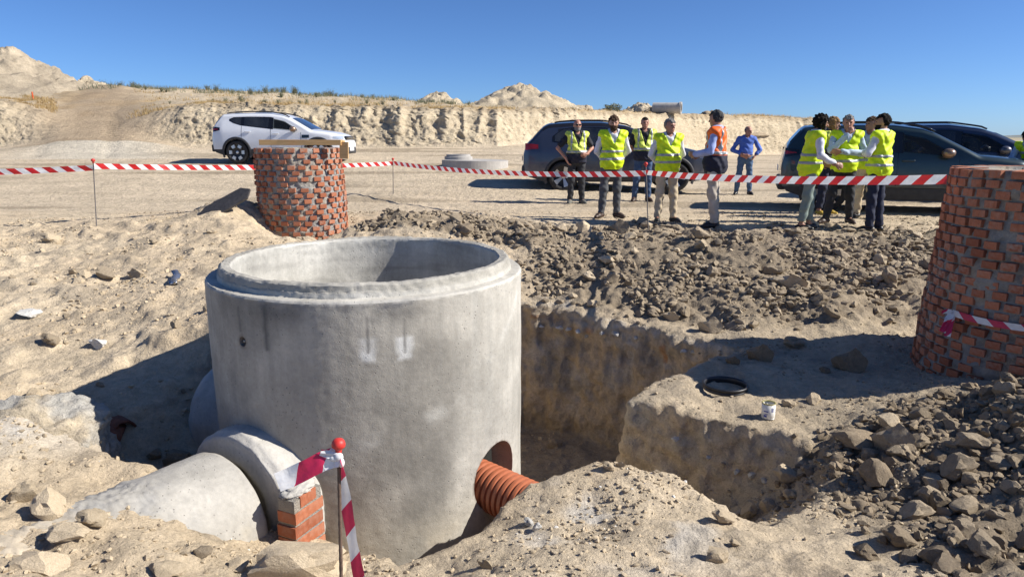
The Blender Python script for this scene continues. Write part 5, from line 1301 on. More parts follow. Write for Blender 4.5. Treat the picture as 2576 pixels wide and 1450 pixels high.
    parts.append(HG.mesh(smin(face, neckd, 0.03)))
    for i in (0, 1):
        a = arms[i]
        if len(a) > 2: parts.append(hand_mesh(a[1], a[2], a[3], a[4] if len(a) > 4 else 0.5, 1 if i else -1))
    V, Fc = joinm(parts); mk('body', V, Fc, o.get('skin', 'skin_tan'), root, True)
    for s in (-1, 1):
        e = MB().ell(L_((s*0.031, -0.079, 0.006)), (0.013, 0.008, 0.0075), 10, 6).build('eye', 'eye_dark', root, True)
    MB().ell(L_((0, -0.090, -0.062)), (0.023, 0.006, 0.006), 10, 6).build('lips', 'lip', root, True)
    # hair
    hs = o.get('hair', 'short'); hm = o.get('hairmat', 'hair_dark')
    lx = (HG.X-hc.x); ly = (HG.Y-hc.y); lz = (HG.Z-hc.z); Ri = np.array(HR.transposed())
    qx, qy, qz = (Ri[i, 0]*lx+Ri[i, 1]*ly+Ri[i, 2]*lz for i in range(3))
    nz_ = 0.004*(np.sin(qx*95+qz*60)+np.sin(qy*110+2*np.sin(qz*70)))+0.003*np.sin(qx*210+40*qy)
    edg = 0.007*(np.sin(qx*160+1.3)+np.sin(qx*83+qy*90))
    if hs != 'none':
        thick = {'short': 0.013, 'crop': 0.006, 'bald': 0.003, 'full': 0.017, 'curly': 0.023, 'long': 0.022, 'swept': 0.013}[hs]
        hd_ = skull-thick-nz_*(1 if thick > 0.01 else 0.2)*(1.8 if hs == 'curly' else 1)
        line = {'short': 0.066, 'crop': 0.070, 'bald': 0.2, 'full': 0.064, 'curly': 0.060, 'long': 0.060, 'swept': 0.070}[hs]
        frontcut = np.minimum(qz-line+edg, 1)                                     # above hairline keep
        backlow = {'short': -0.055, 'crop': -0.05, 'bald': -0.05, 'full': -0.07, 'curly': -0.115, 'long': -0.13, 'swept': -0.06}[hs]
        backside = np.minimum(qy-0.010+(0.03 if hs in ('curly', 'long') else 0)+np.clip(qz*0.25, -0.03, 0.03), qz-backlow)
        keep = np.maximum(frontcut-0.25*(qy+0.02)*(qy < -0.02), backside)
        if hs == 'bald': keep = np.minimum(backside, 0.035-qz)
        if hs in ('curly', 'long'): keep = np.maximum(keep, np.minimum(np.abs(qx)-0.062, np.minimum(qz-backlow, qy+0.055)))
        hd_ = np.maximum(hd_, -keep)
        Vh, Fh = HG.mesh(hd_)
        if len(Vh): mk('hair', Vh, Fh, hm, root, True)
    if o.get('beard'):
        bd_ = np.maximum(smin(skull, HG.ell(L_((0, -0.062, -0.095)), (0.034, 0.028, 0.026), HR), 0.03)-o['beard'], np.maximum(qz+0.038, qy+0.01))
        bd_ = np.maximum(bd_, -(HG.ell(L_((0, -0.094, -0.060)), (0.024, 0.02, 0.008), HR)))
        Vh, Fh = HG.mesh(bd_); 
        if len(Vh): mk('beard', Vh, Fh, o.get('beardmat', hm), root, True)
    if o.get('glasses'):
        g = MB()
        for s in (-1, 1):
            g.add([], []); b0 = len(g.v); g.ell((0, 0, 0), (0.028, 0.010, 0.021), 14, 8)
            g.v[b0:] = [tuple(L_((s*0.033+x, -0.096+y, 0.008+z))) for x, y, z in g.v[b0:]]
            g.tube([L_((s*0.060, -0.088, 0.012)), L_((s*0.082, 0.02, 0.012))], 0.003, 6)
        g.tube([L_((-0.012, -0.106, 0.014)), L_((0.012, -0.106, 0.014))], 0.003, 6)
        g.build('sunglasses', 'black_gloss', root, True)
    # trousers
    tr = smin(legs-0.013, G.cap(ank[0]+Vector((0, 0, 0.02)), knee[0], 0.056, 0.066), 0.03); tr = smin(tr, G.cap(ank[1]+Vector((0, 0, 0.02)), knee[1], 0.056, 0.066), 0.03)
    tr = np.maximum(np.maximum(tr+wr_*0.9, 0.075+o.get('crop', 0)-G.Z), G.Z-1.06)
    mk('trousers', *G.mesh(tr), o['pants'], root, True)
    # shoes
    for i in (0, 1):
        ct, st = math.cos(toe[i]), math.sin(toe[i]); fd = Vector((st, -ct, 0)); c0 = Vector((ank[i].x, ank[i].y, 0))
        SG = Grid([c0.x-0.25, c0.y-0.27, -0.02], [c0.x+0.25, c0.y+0.15, 0.17], 0.0095)
        s_ = smin(SG.cap(c0-fd*0.035+Vector((0, 0, 0.045)), c0+fd*0.09+Vector((0, 0, 0.038)), 0.044, 0.048), SG.cap(c0+fd*0.09+Vector((0, 0, 0.03)), c0+fd*0.165+Vector((0, 0, 0.022)), 0.046, 0.034), 0.03)
        if o.get('boot'): s_ = smin(s_, SG.cap(c0+Vector((0, 0, 0.05)), c0+Vector((0, 0, 0.12)), 0.05, 0.05), 0.03)
        s_ = np.maximum(s_, 0.002-SG.Z); mk('shoe', *SG.mesh(s_), o.get('shoe', 'shoe_black'), root, True)
    # shirt
    slv = o.get('sleeve', 'long')
    ar = []
    for i in (0, 1):
        e, w = Vector(arms[i][0]), Vector(arms[i][1])
        if slv == 'long': ar.append(smin(upar[i], G.cap(e, e.lerp(w, 0.94), 0.043, 0.033), 0.02))
        elif slv == 'rolled': ar.append(smin(upar[i], G.cap(e, e.lerp(w, 0.6), 0.045, 0.042), 0.02))
        else: ar.append(G.cap(sh[i], sh[i].lerp(e, 0.72), 0.056, 0.056))
    shd = smin(tors, np.minimum(ar[0], ar[1]), 0.035)-0.012
    if o.get('tuck', True): shd = np.maximum(shd, 1.02-G.Z)
    else: shd = np.maximum(smin(shd, pelv-0.026, 0.05), o.get('hem', 0.86)-G.Z)
    vneck = (np.abs(G.X-nk.x)*0.8-(G.Z-(nk.z-0.065)))          # open collar
    shd = np.maximum(shd+wr_*0.8, np.minimum(G.Z-(nk.z+0.035), np.where(G.Y < nk.y-0.005, -vneck, -1)+0*G.Z) if False else G.Z-(nk.z+0.03))
    opn = np.where(G.Y < nk.y+0.01, vneck, 1.0); shd = np.maximum(shd, -np.maximum(opn, 0.0-1*(0.055-np.abs(G.X-nk.x)))*0.8)
    mk('shirt', *G.mesh(shd), o['shirt'], root, True)
    # belt
    if o.get('belt'):
        bl_ = np.maximum(smin(legs-0.013, pelv, 0.05)-0.022, np.abs(G.Z-1.035)-0.018); mk('belt', *G.mesh(bl_), 'shoe_black', root, True)
    # hi-vis vest
    if o.get('vest'):
        top = o.get('vtop', nk.z+0.0); hem = o.get('vhem', 0.86)
        vd = smin(tors, pelv+0.01, 0.10)-0.030
        vd = smin(vd, G.cap(sh[0]+Vector((0.01, 0, 0.0)), sh[1]-Vector((0.01, 0, 0.0)), 0.080, 0.080, 1, 1.05), 0.03)
        flare = 0.020*np.clip((1.25-G.Z)/0.4, 0, 1); vd = vd-flare+wr_*1.3
        vd = np.maximum(vd, hem-G.Z); vd = np.maximum(vd, G.Z-(nk.z+0.012))
        vd = np.maximum(vd, np.abs(G.X-ch.x)-0.262)
        vdep = o.get('vdepth', 0.24)
        cut = np.where(G.Y < nk.y+0.03, np.abs(G.X-nk.x)*vdep/0.105-(G.Z-(nk.z-vdep)), 1.0); cut = np.maximum(cut*0.4, np.abs(G.X-nk.x)-0.105)
        cutb = np.sqrt((G.X-nk.x)**2+(G.Y-nk.y-0.01)**2)-0.088
        cutb = np.maximum(cutb, nk.z-0.06-G.Z)
        vd = np.maximum(np.maximum(vd, -cut), -cutb)
        vs_ = mk('vest', *G.mesh(vd), o['vest'], root, True)
        lowm = o.get('vlow')
        if lowm:
            zl = o.get('vsplit', 1.10)
            mk('vest_lower', *G.mesh(np.maximum(vd-0.007, np.maximum(G.Z-zl, -1))), lowm, vs_, True)
        for zb in o.get('bands', (1.0, 1.13)):
            mk('reflective_band', *G.mesh(np.maximum(vd-0.0065-0.004*bool(lowm), np.abs(G.Z-zb-0.02*(G.X-ch.x))-0.024)), 'reflective', vs_, True)
        if o.get('braces'):
            for s in (-1, 1):
                mk('reflective_band', *G.mesh(np.maximum(np.maximum(vd-0.0065, np.abs(G.X-ch.x-s*0.135)-0.022), 1.12-G.Z)), 'reflective', vs_, True)
        if o.get('pocket'):
            mk('pocket', *G.mesh(np.maximum(np.maximum(vd-0.010, np.abs(G.X-ch.x+0.09)-0.05), np.maximum(np.abs(G.Z-1.20)-0.06, G.Y-ch.y))), o['vest'], vs_, True)
        if not o.get('back'):
            zf = np.maximum(np.maximum(vd-0.0065, np.abs(G.X-ch.x)-0.008), np.maximum(G.Y-ch.y, G.Z-(nk.z-vdep)))
            mk('front_seam', *G.mesh(zf), o.get('seam', o['vest']), vs_, True)
    # collar
    if o.get('collar', True):
        cn = MB()
        for s in (-1, 1):
            A_ = nk+Vector((s*0.062, 0.035, 0.035)); B_ = nk+Vector((s*0.066, -0.045, 0.012)); D_ = nk+Vector((s*0.020, -0.078, -0.035)); E_ = nk+Vector((s*0.075, -0.085, -0.06)); F_ = nk+Vector((s*0.095, -0.02, -0.035))
            cn.add([A_, B_, D_, E_, F_], [(0, 1, 2, 3, 4)])
            cn.add([q+Vector((s*0.004, 0.006, -0.002)) for q in (A_, B_, D_, E_, F_)], [(4, 3, 2, 1, 0)])
        cn.build('collar', o['shirt'], root)
    return root

D = lambda x, y, z: (x, y, z)
hang = ((-0.27, 0.03, 1.13), (-0.27, -0.03, 0.88), (0, -0.1, -1), (1, 0, 0), 0.4), ((0.27, 0.03, 1.13), (0.27, -0.03, 0.88), (0, -0.1, -1), (-1, 0, 0), 0.4)
behind = ((-0.27, 0.08, 1.15), (-0.10, 0.17, 0.97), (1, 0.1, -0.2), (0, -1, 0), 0.5), ((0.27, 0.08, 1.15), (0.10, 0.18, 0.96), (-1, 0.1, -0.2), (0, -1, 0), 0.5)
person('bald man in sunglasses with hand on hip, pale yellow and navy vest', 1448, 511, 298, 0.12, shirt='dark_shirt', sleeve='short', pants='dkgrey_pants', vest='hv_pale', vlow='navy_cloth', vsplit=1.06, bands=(1.09,), braces=True, pocket=True,
    hair='bald', hairmat='hair_grey', beard=0.007, beardmat='hair_grey', glasses=True, shoe='shoe_grey', boot=True, belly=0.02, collar=False, skin='skin_red', feet=((-0.12, 0), (0.13, 0)), vdepth=0.30, seam='navy_cloth', vhem=0.86,
    arms=(((-0.40, 0.03, 1.16), (-0.24, -0.10, 0.94), (0.35, -0.2, -0.9), (1, 0, 0.2), 0.6), ((0.33, 0.03, 1.16), (0.17, -0.20, 1.04), (-0.9, -0.3, -0.1), (0, 1, 0), 0.9)))
person('bearded man in bright yellow vest and grey trousers, hands behind back', 1537, 547, 288, 0.05, shirt='white_shirt', pants='grey_pants', vest='hv_yellow', bands=(1.02, 1.145), hair='full', hairmat='hair_brown', beard=0.012, beardmat='hair_brown',
    shoe='shoe_brown', feet=((-0.18, -0.02), (0.10, 0.02)), sway=-0.02, toe=(-0.75, 0.7), nod=0.12, arms=behind, head=-0.1, skin='skin_light', vhem=0.84)
person('man in dark polo and jeans with yellow and navy vest, behind the rod', 1614, 504, 292, 0.0, shirt='dark_shirt', sleeve='short', pants='jeans', vest='hv_pale', vlow='navy_cloth', vsplit=1.07, bands=(1.10,), braces=True, pocket=True, hair='crop',
    shoe='shoe_brown', boot=True, arms=behind, skin='skin_red', feet=((-0.16, 0), (0.13, 0)), vdepth=0.34, seam='navy_cloth', belly=0.015)
person('older grey-haired man in yellow vest with beige trousers', 1672, 556, 295, 0.08, shirt='white_shirt', pants='beige_pants', vest='hv_yellow', bands=(1.03, 1.15), hair='swept', hairmat='hair_grey', head=0.4, nod=0.05, arms=behind, skin='skin_red',
    feet=((-0.13, 0), (0.15, 0)), toe=(-0.3, 0.5), belly=0.03, vhem=0.86, vdepth=0.22, tuck=False)
person('man in orange and navy vest turned away to the left', 1788, 569, 274, math.radians(-118), shirt='sky_shirt', pants='stone_pants', vest='hv_orange', vlow='navy_cloth', vsplit=1.09, vhem=0.82, bands=(1.12,), braces=True, hair='short', hairmat='hair_saltpepper',
    arms=(((-0.25, -0.02, 1.15), (-0.16, -0.27, 1.08), (0.3, -0.95, 0), (0.9, 0, 0.2), 0.9), ((0.25, -0.02, 1.15), (0.12, -0.28, 1.10), (-0.4, -0.9, 0), (-0.9, 0, 0.2), 0.9)), head=-0.35, feet=((-0.10, 0.0), (0.10, 0.03)), nod=0.1, skin='skin_tan', back=True)
person('bald man in blue shirt and jeans standing alone far behind', 1868, 488, 315, -0.15, shirt='blue_shirt', sleeve='rolled', pants='jeans_light', hair='bald', hairmat='hair_saltpepper', head=0.75, nod=0.15, belt=True, feet=((-0.17, 0), (0.16, 0.0)), skin='skin_red', shoe='shoe_black', belly=0.01,
    arms=(((-0.33, 0.04, 1.14), (-0.06, -0.20, 1.02), (0.9, -0.2, -0.2), (0, 1, 0), 0.8), ((0.36, 0.05, 1.15), (0.22, -0.04, 0.99), (-0.5, -0.3, -0.8), (-0.8, 0, 0), 0.6)))
person('man with dark wavy hair in profile, yellow vest and pale green trousers', 2024, 574, 285, math.radians(82), shirt='white_shirt', pants='green_pants', vest='hv_yellow', bands=(1.03, 1.15), hair='curly', hairmat='hair_dark', beard=0.004, beardmat='hair_saltpepper', nod=0.18, lean=(0, -0.06, 0),
    arms=(((-0.26, -0.06, 1.14), (-0.20, -0.30, 1.01), (0.1, -1, -0.15), (0.9, 0, -0.3), 1.1), ((0.26, 0.0, 1.14), (0.2, -0.2, 1.0), (0, -1, -0.1), (-1, 0, 0), 0.8)), crop=0.06, feet=((-0.08, 0.06), (0.09, -0.10)), skin='skin_tan', tuck=True, vhem=0.80)
person('woman with blonde hair in yellow vest and navy trousers, half hidden behind the group', 2072, 538, 292, math.radians(25), fem=True, shirt='dark_jacket', pants='navy_pants', vest='hv_pale', vlow='navy_cloth', vsplit=1.05, bands=(1.08,), hair='long', hairmat='hair_blonde', shoe='shoe_yellow', head=0.5,
    arms=(((-0.27, 0.0, 1.15), (-0.05, -0.2, 1.12), (1, -0.1, 0), (0, 1, 0), 0.7), ((0.25, 0.0, 1.15), (0.05, -0.21, 1.1), (-1, -0.1, 0), (0, 1, 0), 0.7)), skin='skin_tan', crop=0.05)
person('grey-haired man with hand on chin, yellow vest over light blue shirt', 2108, 563, 286, math.radians(-12), shirt='lblue_shirt', pants='dkgrey_pants', vest='hv_yellow', bands=(1.02, 1.15), hair='swept', hairmat='hair_grey', head=-0.15, nod=0.1, shoe='shoe_brown', feet=((-0.20, -0.03), (0.17, 0.05)), toe=(-0.9, 0.3),
    arms=(((-0.25, -0.14, 1.19), (-0.02, -0.20, 1.45), (0.25, 0.12, 0.9), (0.2, 0.9, 0), 1.3), ((0.28, -0.02, 1.14), (-0.12, -0.22, 1.17), (-1, 0.05, 0.05), (0, 1, 0), 0.5)), skin='skin_red', vdepth=0.2, vhem=0.84)
person('man with brown hair and beige trousers looking left from the back of the group', 2168, 547, 291, math.radians(-45), shirt='lblue_shirt', pants='beige_pants', vest='hv_yellow', bands=(1.02, 1.15), hair='full', hairmat='hair_brown', head=-0.5, skin='skin_tan', shoe='shoe_black',
    arms=hang)
person('dark-haired man seen from behind at right, yellow vest and navy trousers', 2192, 583, 283, math.radians(-140), shirt='white_shirt', pants='navy_pants', vest='hv_yellow', bands=(1.00, 1.13), hair='short', hairmat='hair_dark', beard=0.004, head=-0.15 if False else 0.45, skin='skin_tan', back=True, vhem=0.84,
    arms=(((-0.30, -0.06, 1.17), (-0.02, -0.22, 1.15), (1, 0.05, 0.1), (0, 1, 0), 0.5), ((0.30, -0.05, 1.17), (0.02, -0.23, 1.17), (-1, 0.05, 0.1), (0, 1, 0), 0.5)), feet=((-0.10, 0.02), (0.10, -0.03)))
pe = at_y(2588, 500, 13.2)
person('person in yellow vest bending forward, cut off by the right edge', 2606, 400, 360, math.radians(-60), Y=13.0, H=1.72, shirt='lblue_shirt', sleeve='rolled', pants='navy_pants', vest='hv_yellow', bands=(1.0, 1.13), hair='short', hairmat='hair_dark', lean=(0, -0.36, -0.17), nod=0.7,
    arms=(((-0.27, -0.34, 1.02), (-0.10, -0.50, 0.95), (0.8, -0.5, -0.1), (0, 0, 1), 0.6), ((0.27, -0.34, 1.02), (0.10, -0.5, 0.95), (-0.8, -0.5, -0.1), (0, 0, 1), 0.6)), skin='skin_tan', bend=(0.05, 0.05))
# ------------------------------------------------------------------ rocks and clods
def rock_data(seed, sub=3, flat=1.0, planes=13, amp=0.28):
    rs = np.random.RandomState(seed)
    bm = bmesh.new(); bmesh.ops.create_icosphere(bm, subdivisions=sub, radius=1.0)
    P = np.array([v.co for v in bm.verts]); Fc = np.array([[v.index for v in f.verts] for f in bm.faces]); bm.free()
    P = P*(1+fbm(P, 2, 1.1, seed=seed*3.7)*amp*1.6)[:, None]
    for k in range(planes):
        n = rs.normal(size=3); n /= np.linalg.norm(n); d = rs.uniform(0.48, 0.88); e = np.maximum(0, P @ n-d); P -= e[:, None]*n[None, :]
    P = P*(1+fbm(P, 4, 3.2, gain=0.6, seed=seed*1.3)*0.085)[:, None]
    P *= np.array([1.0, 0.85, 0.72*flat])
    me = bpy.data.meshes.new('rock'); me.from_pydata(P.tolist(), [], Fc.tolist()); me.polygons.foreach_set('use_smooth', np.ones(len(Fc), bool)); me.update()
    me.set_sharp_from_angle(angle=math.radians(24))
    return me, P, Fc
ROCKS = {}
def rock_mesh(mat, k):
    key = (mat, k)
    if key not in ROCKS:
        me, P, Fc = rock_data(100+k, 3); me.materials.append(MATS[mat]); ROCKS[key] = me
    return ROCKS[key]
rr_ = random.Random(77)
def put_rock(p, r, mat, name='rock', label=None, cat=None, group=None, sc=(1, 1, 1), rz=None, tilt=0.25, sink=0.35):
    o = bpy.data.objects.new(name, rock_mesh(mat, rr_.randrange(10))); C.objects.link(o)
    o.location = (p[0], p[1], p[2]+r*0.62*sc[2]*(1-sink*1.3)); o.scale = (r*sc[0], r*sc[1], r*sc[2])
    o.rotation_euler = (rr_.uniform(-tilt, tilt), rr_.uniform(-tilt, tilt), rr_.uniform(0, 6.28) if rz is None else rz)
    if label: tag(o, label, cat or 'rock', group)
    return o
def rock_px(u, v, wpx, mat, label, sc=(1, 1, 1), rz=0.0, sink=0.3, tilt=0.2):
    "v is where the rock's foot shows"
    p, n = hit(u, v)
    if p is None: return None
    dist = (p-Vector((0, 0, CAM_Z))).length; r = wpx/F_PX*dist/2
    return put_rock(p, r, mat, 'rock', label, 'rock', None, sc, rz, tilt, sink)
for a in [
    (1412, 584, 46, 'clod_sand', 'rounded boulder on the edge below the bald man in sunglasses', (1, 1, 1.25)),
    (1322, 575, 62, 'rock_brown', 'flat brown slab lying left of the rounded boulder at the edge', (1, 1, .6)),
    (1372, 578, 30, 'rock_brown', 'small stone squeezed between flat slab and rounded boulder'),
    (1560, 585, 60, 'rock_brown', 'half buried stone on the edge below the bearded man'),
    (1760, 600, 52, 'rock_brown', 'half buried stone below the man with orange vest'),
    (1990, 722, 86, 'clod_sand', 'pale flat stone, largest in the middle of the spoil slope', (1, 1, .8)),
    (1940, 690, 55, 'rock_brown', 'brown clod just above the pale flat stone on the spoil slope'),
    (2060, 710, 45, 'rock_brown', 'brown clod right of the pale flat stone on the spoil slope'),
    (1478, 700, 44, 'clod_sand', 'pale clod on the slope close to the chamber rim'),
    (1690, 803, 44, 'clod_sand', 'lone clod at the foot of the slope above the trench'),
    (1790, 832, 64, 'clod_sand', 'pale broken boulder on the trench lip left of the bench'),
    (1640, 790, 36, 'rock_brown', 'clod on the trench lip behind the deepest wall'),
    (1990, 870, 70, 'rock_brown', 'long brown boulder lying above the bench', (1.2, .8, .7), 0.5),
    (1915, 905, 66, 'clod_dark', 'dark upright clod pile at the back of the bench', (1, 1, 1.3)),
    (1845, 915, 36, 'clod_dark', 'small dark stone on the back left edge of the bench', (1, 1, 1.2)),
    (2140, 930, 76, 'clod_dark', 'big grey pointed boulder at the back right of the bench', (1, 1, 1.2)),
    (2075, 935, 26, 'clod_dark', 'small dark stone in the shade on the bench'),
    (2250, 1130, 84, 'rock_brown', 'large lumpy boulder at the right end of the bench', (1, 1, 1.35)),
    (2155, 1115, 88, 'clod_dark', 'dark rounded boulder in shade beside the large lumpy one', (1.1, 1, .7)),
    (2205, 1215, 80, 'clod_dark', 'tall dark boulder leaning below the bench end', (.9, 1, 1.5)),
    (2405, 1192, 92, 'rock_brown', 'big flat-topped boulder in the middle of the near spoil heap', (1, 1, .85)),
    (2440, 1120, 66, 'rock_brown', 'rounded boulder above the flat-topped one on the near heap'),
    (2240, 1075, 70, 'clod_sand', 'pale clod behind the large lumpy boulder'),
    (1978, 1212, 66, 'clod_sand', 'pale rounded boulder wedged under the bench corner', (1, 1, 1.15)),
    (1985, 1252, 44, 'clod_sand', 'pale stone directly below the wedged boulder'),
    (1880, 1300, 52, 'clod_sand', 'pale upright stone at the pit edge beside the near mound', (.8, 1, 1.4)),
    (1930, 1282, 44, 'clod_sand', 'upright stone above the pit edge, right of its pale twin', (.8, 1, 1.4)),
    (1820, 1312, 58, 'clod_sand', 'rounded clod at the right end of the near mound', (1, 1, .9)),
    (2300, 1300, 80, 'rock_brown', 'brown boulder low on the near heap', (1.1, 1, .75)),
    (2345, 1265, 62, 'rock_brown', 'upright boulder in the middle of the near heap', (1, 1, 1.1)),
    (2260, 1370, 76, 'clod_dark', 'dark rounded boulder near the foot of the near heap'),
    (2170, 1395, 62, 'clod_dark', 'dark boulder half buried at the foot of the heap'),
    (1330, 1318, 36, 'rock_white', 'white broken stone on top of the near mound', (.8, 1, 1.1)),
    (1350, 1330, 30, 'rock_white', 'smaller white stone touching the first on the mound'),
    (1222, 1425, 42, 'clod_sand', 'rounded clod with dark shadow on the left of the near mound', (1, 1, 1.1)),
    (1800, 1405, 66, 'clod_sand', 'large clod on the right part of the near mound'),
    (1848, 1370, 26, 'clod_sand', 'small pale clod beside the large one on the mound'),
    (1530, 1176, 36, 'clod_sand', 'clod on the crest of the near mound'),
    (1562, 1172, 26, 'clod_sand', 'smaller clod right of the crest of the near mound'),
    (125, 1285, 88, 'clod_sand', 'pointed tall sandy stone in the left foreground', (.9, 1, 1.25)),
    (62, 1255, 74, 'clod_sand', 'rounded sandy stone left of the pointed one', (1, 1, .9)),
    (235, 1310, 66, 'clod_sand', 'rounded sandy stone right of the pointed one', (1, 1, .9)),
    (100, 1425, 150, 'clod_sand', 'wide flat sandy clod at the bottom left', (1, .7, .5)),
    (170, 1345, 110, 'clod_sand', 'flat clod in the middle of the left foreground', (1, .7, .45)),
    (600, 1428, 62, 'clod_sand', 'sandy clod at the left end of the huge boulder', (1, 1, .8)),
    (420, 1440, 70, 'clod_sand', 'clod at the bottom edge left of the tape shadow', (1, 1, .7)),
    (510, 1395, 40, 'rock_brown', 'small brown clod in the tape shadow'),
    (130, 606, 46, 'clod_sand', 'pale angular stone on the level ground at far left', (1, 1, .8)),
    (212, 698, 38, 'clod_sand', 'pale clod on the left slope, first of a loose row of three'),
    (268, 700, 48, 'rock_brown', 'brown clod on the left slope, middle of a loose row'),
    (345, 697, 48, 'rock_brown', 'brown clod on the left slope, right end of a loose row', (1, 1, .8)),
    (75, 792, 64, 'rock_white', 'white flat stone on the left slope', (1, 1, .45)),
    (250, 870, 48, 'rock_white', 'pale blocky stone just above the shadow on the left slope', (1, 1, .8)),
    (130, 860, 40, 'rock_brown', 'brown clod on the lower left slope'),
    (85, 1000, 40, 'clod_sand', 'pale stone above the concrete lump at left'),
    (150, 1003, 34, 'clod_sand', 'pale clod left of the shadow tip'),
    (450, 1160, 62, 'rock_brown', 'stone lying in the dark pit behind the coated pipe'),
    (390, 1150, 40, 'rock_brown', 'smaller stone lying in the dark pit'),
    (1395, 1120, 44, 'rock_brown', 'brown stone on the trench floor beside the chamber'),
    (2045, 1010, 40, 'clod_sand', 'clod in front of the bench edge right of the can'),
    (1980, 1020, 36, 'clod_sand', 'pale stone behind the paint can')]:
    rock_px(*a)

LAND = []
put_rock(at_z(758, 1432, -0.60), 0.25, 'clod_sand', 'rock', 'huge sandy boulder at the bottom behind the rusty rebar', 'rock', None, (1.0, 0.62, 0.66), 0.05, 0.03, 0.35)
def to_px(p):
    d = Vector(p)-Vector((0, 0, CAM_Z)); fz = d.y*math.cos(PITCH)-d.z*math.sin(PITCH); up = d.y*math.sin(PITCH)+d.z*math.cos(PITCH)
    return 1287.5+F_PX*d.x/fz, 725-F_PX*up/fz
LANDMARKS = {'spoil': [('the right side of the small brick chimney', 900, 545), ('the short middle rod', 989, 500), ('the open gap left of the edge slab', 1180, 540), ('the rounded edge boulder', 1412, 566), ('the flat brown slab', 1322, 566), ('the pale flat stone', 1990, 700), ("the bearded man's feet", 1540, 560), ("the beige trousers", 1672, 570), ("the orange-vested man's feet", 1788, 585),
     ("the wavy-haired man's feet", 2024, 590), ("the navy trousers", 2192, 600), ('the chamber rim', 1330, 680), ('the pale broken boulder', 1790, 815), ('the lone clod', 1690, 790), ('the long brown boulder', 1990, 850), ('the grey pointed boulder', 2140, 905), ('the low tape knot', 2310, 790), ("the tall chimney's middle", 2350, 680), ("the tall chimney's foot", 2310, 900), ('the slope centre', 1700, 680), ('the upright clod pile', 1915, 880)],
  'near': [('the large lumpy boulder', 2250, 1090), ('the dark rounded boulder', 2155, 1095), ('the tall dark boulder', 2205, 1170), ('the flat-topped boulder', 2405, 1165), ('the wedged boulder', 1978, 1190), ('the upright twin stones', 1905, 1275), ('the low brown boulder', 2300, 1280), ('the bottom right corner', 2560, 1440), ("the tall chimney's foot", 2480, 960), ('the right picture edge', 2560, 1200), ('the dark foot boulder', 2260, 1350), ('the large mound clod', 1800, 1385), ('the bottom edge', 2150, 1440)],
  'left': [('the foil wrapper', 440, 705), ('the white flat stone', 75, 787), ('the pale blocky stone', 250, 862), ('the leftmost rod', 243, 569), ('the dark sheet', 566, 530), ('the shadow tip', 130, 1020), ('the loose row of clods', 270, 690), ('the chamber rim', 530, 690), ('the left picture edge', 10, 700)]}
SIZES = ('largest', 'second largest', 'third largest', 'fourth largest', 'fifth largest', 'sixth largest', 'seventh largest', 'eighth largest', 'ninth largest', 'tenth largest')
def name_clods(objs, key, what):
    bins = {}
    for o in objs:
        u, v = to_px(o.location); b = min(LANDMARKS[key], key=lambda l: (l[1]-u)**2+(l[2]-v)**2*1.5)
        du, dv = u-b[1], v-b[2]; rel = ('right of' if du > 0 else 'left of') if abs(du) > abs(dv) else ('below' if dv > 0 else 'above')
        bins.setdefault((b[0], rel), []).append(o)
    for (b, rel), L in bins.items():
        L.sort(key=lambda o: -o.scale[0])
        for k, o in enumerate(L):
            o['label'] = ('%s %s %s %s' % (SIZES[k], what, rel, b)) if k < 10 else 'small %s %s %s' % (what, rel, b)
def scatter(n, region, rmin, rmax, mats, label, group, pw=2.2, seedv=1):
    rs = random.Random(seedv); k = 0; tries = 0; out = []
    while k < n and tries < n*40:
        tries += 1
        x = rs.uniform(region[0], region[1]); y = rs.uniform(region[2], region[3])
        if not region[4](x, y): continue
        h = NEAR.ray_cast(Vector((x, y, 5)), Vector((0, 0, -1)))
        if h[0] is None or h[1].z < 0.55: continue
        if not (-15 < to_px(h[0])[0] < 2585 and to_px(h[0])[1] < 1462): continue
        r = rmin+(rmax-rmin)*rs.random()**pw
        out.append(put_rock(h[0], r, rs.choice(mats), 'clod', label, 'clod', group, (1, 1, rs.uniform(0.75, 1.15)), None, 0.6, 0.30)); k += 1
    return out
def zmask(which):
    def f(x, y):
        s_, n_, _ = zones(np.array([[x, y, 0.0]])); return rr_.random() < (s_[0] if which == 0 else n_[0])
    return f
name_clods(scatter(140, (-2.6, 6.6, 6.8, 11.6, zmask(0)), 0.045, 0.15, ('rock_brown', 'clod_dark', 'rock_brown', 'clod_sand'), 'brown clod of dug earth on the slope between trench and people', 'clods on the spoil slope', 2.0, 3), 'spoil', 'loose brown clod')
name_clods(scatter(130, (1.7, 4.6, 2.6, 5.5, zmask(1)), 0.03, 0.10, ('clod_dark', 'rock_brown', 'clod_dark', 'rock_brown'), 'dark clod on the near spoil heap at lower right', 'clods on the near heap', 2.2, 5), 'near', 'loose dark clod')
name_clods(scatter(45, (-6.5, -1.6, 4.9, 10.5, lambda x, y: not (x > -2.4 and y < 6.2)), 0.025, 0.075, ('clod_sand', 'rock_brown', 'clod_sand'), 'small pale stone on the sunlit left slope', 'stones on the left slope', 2.0, 7), 'left', 'small pale stone')

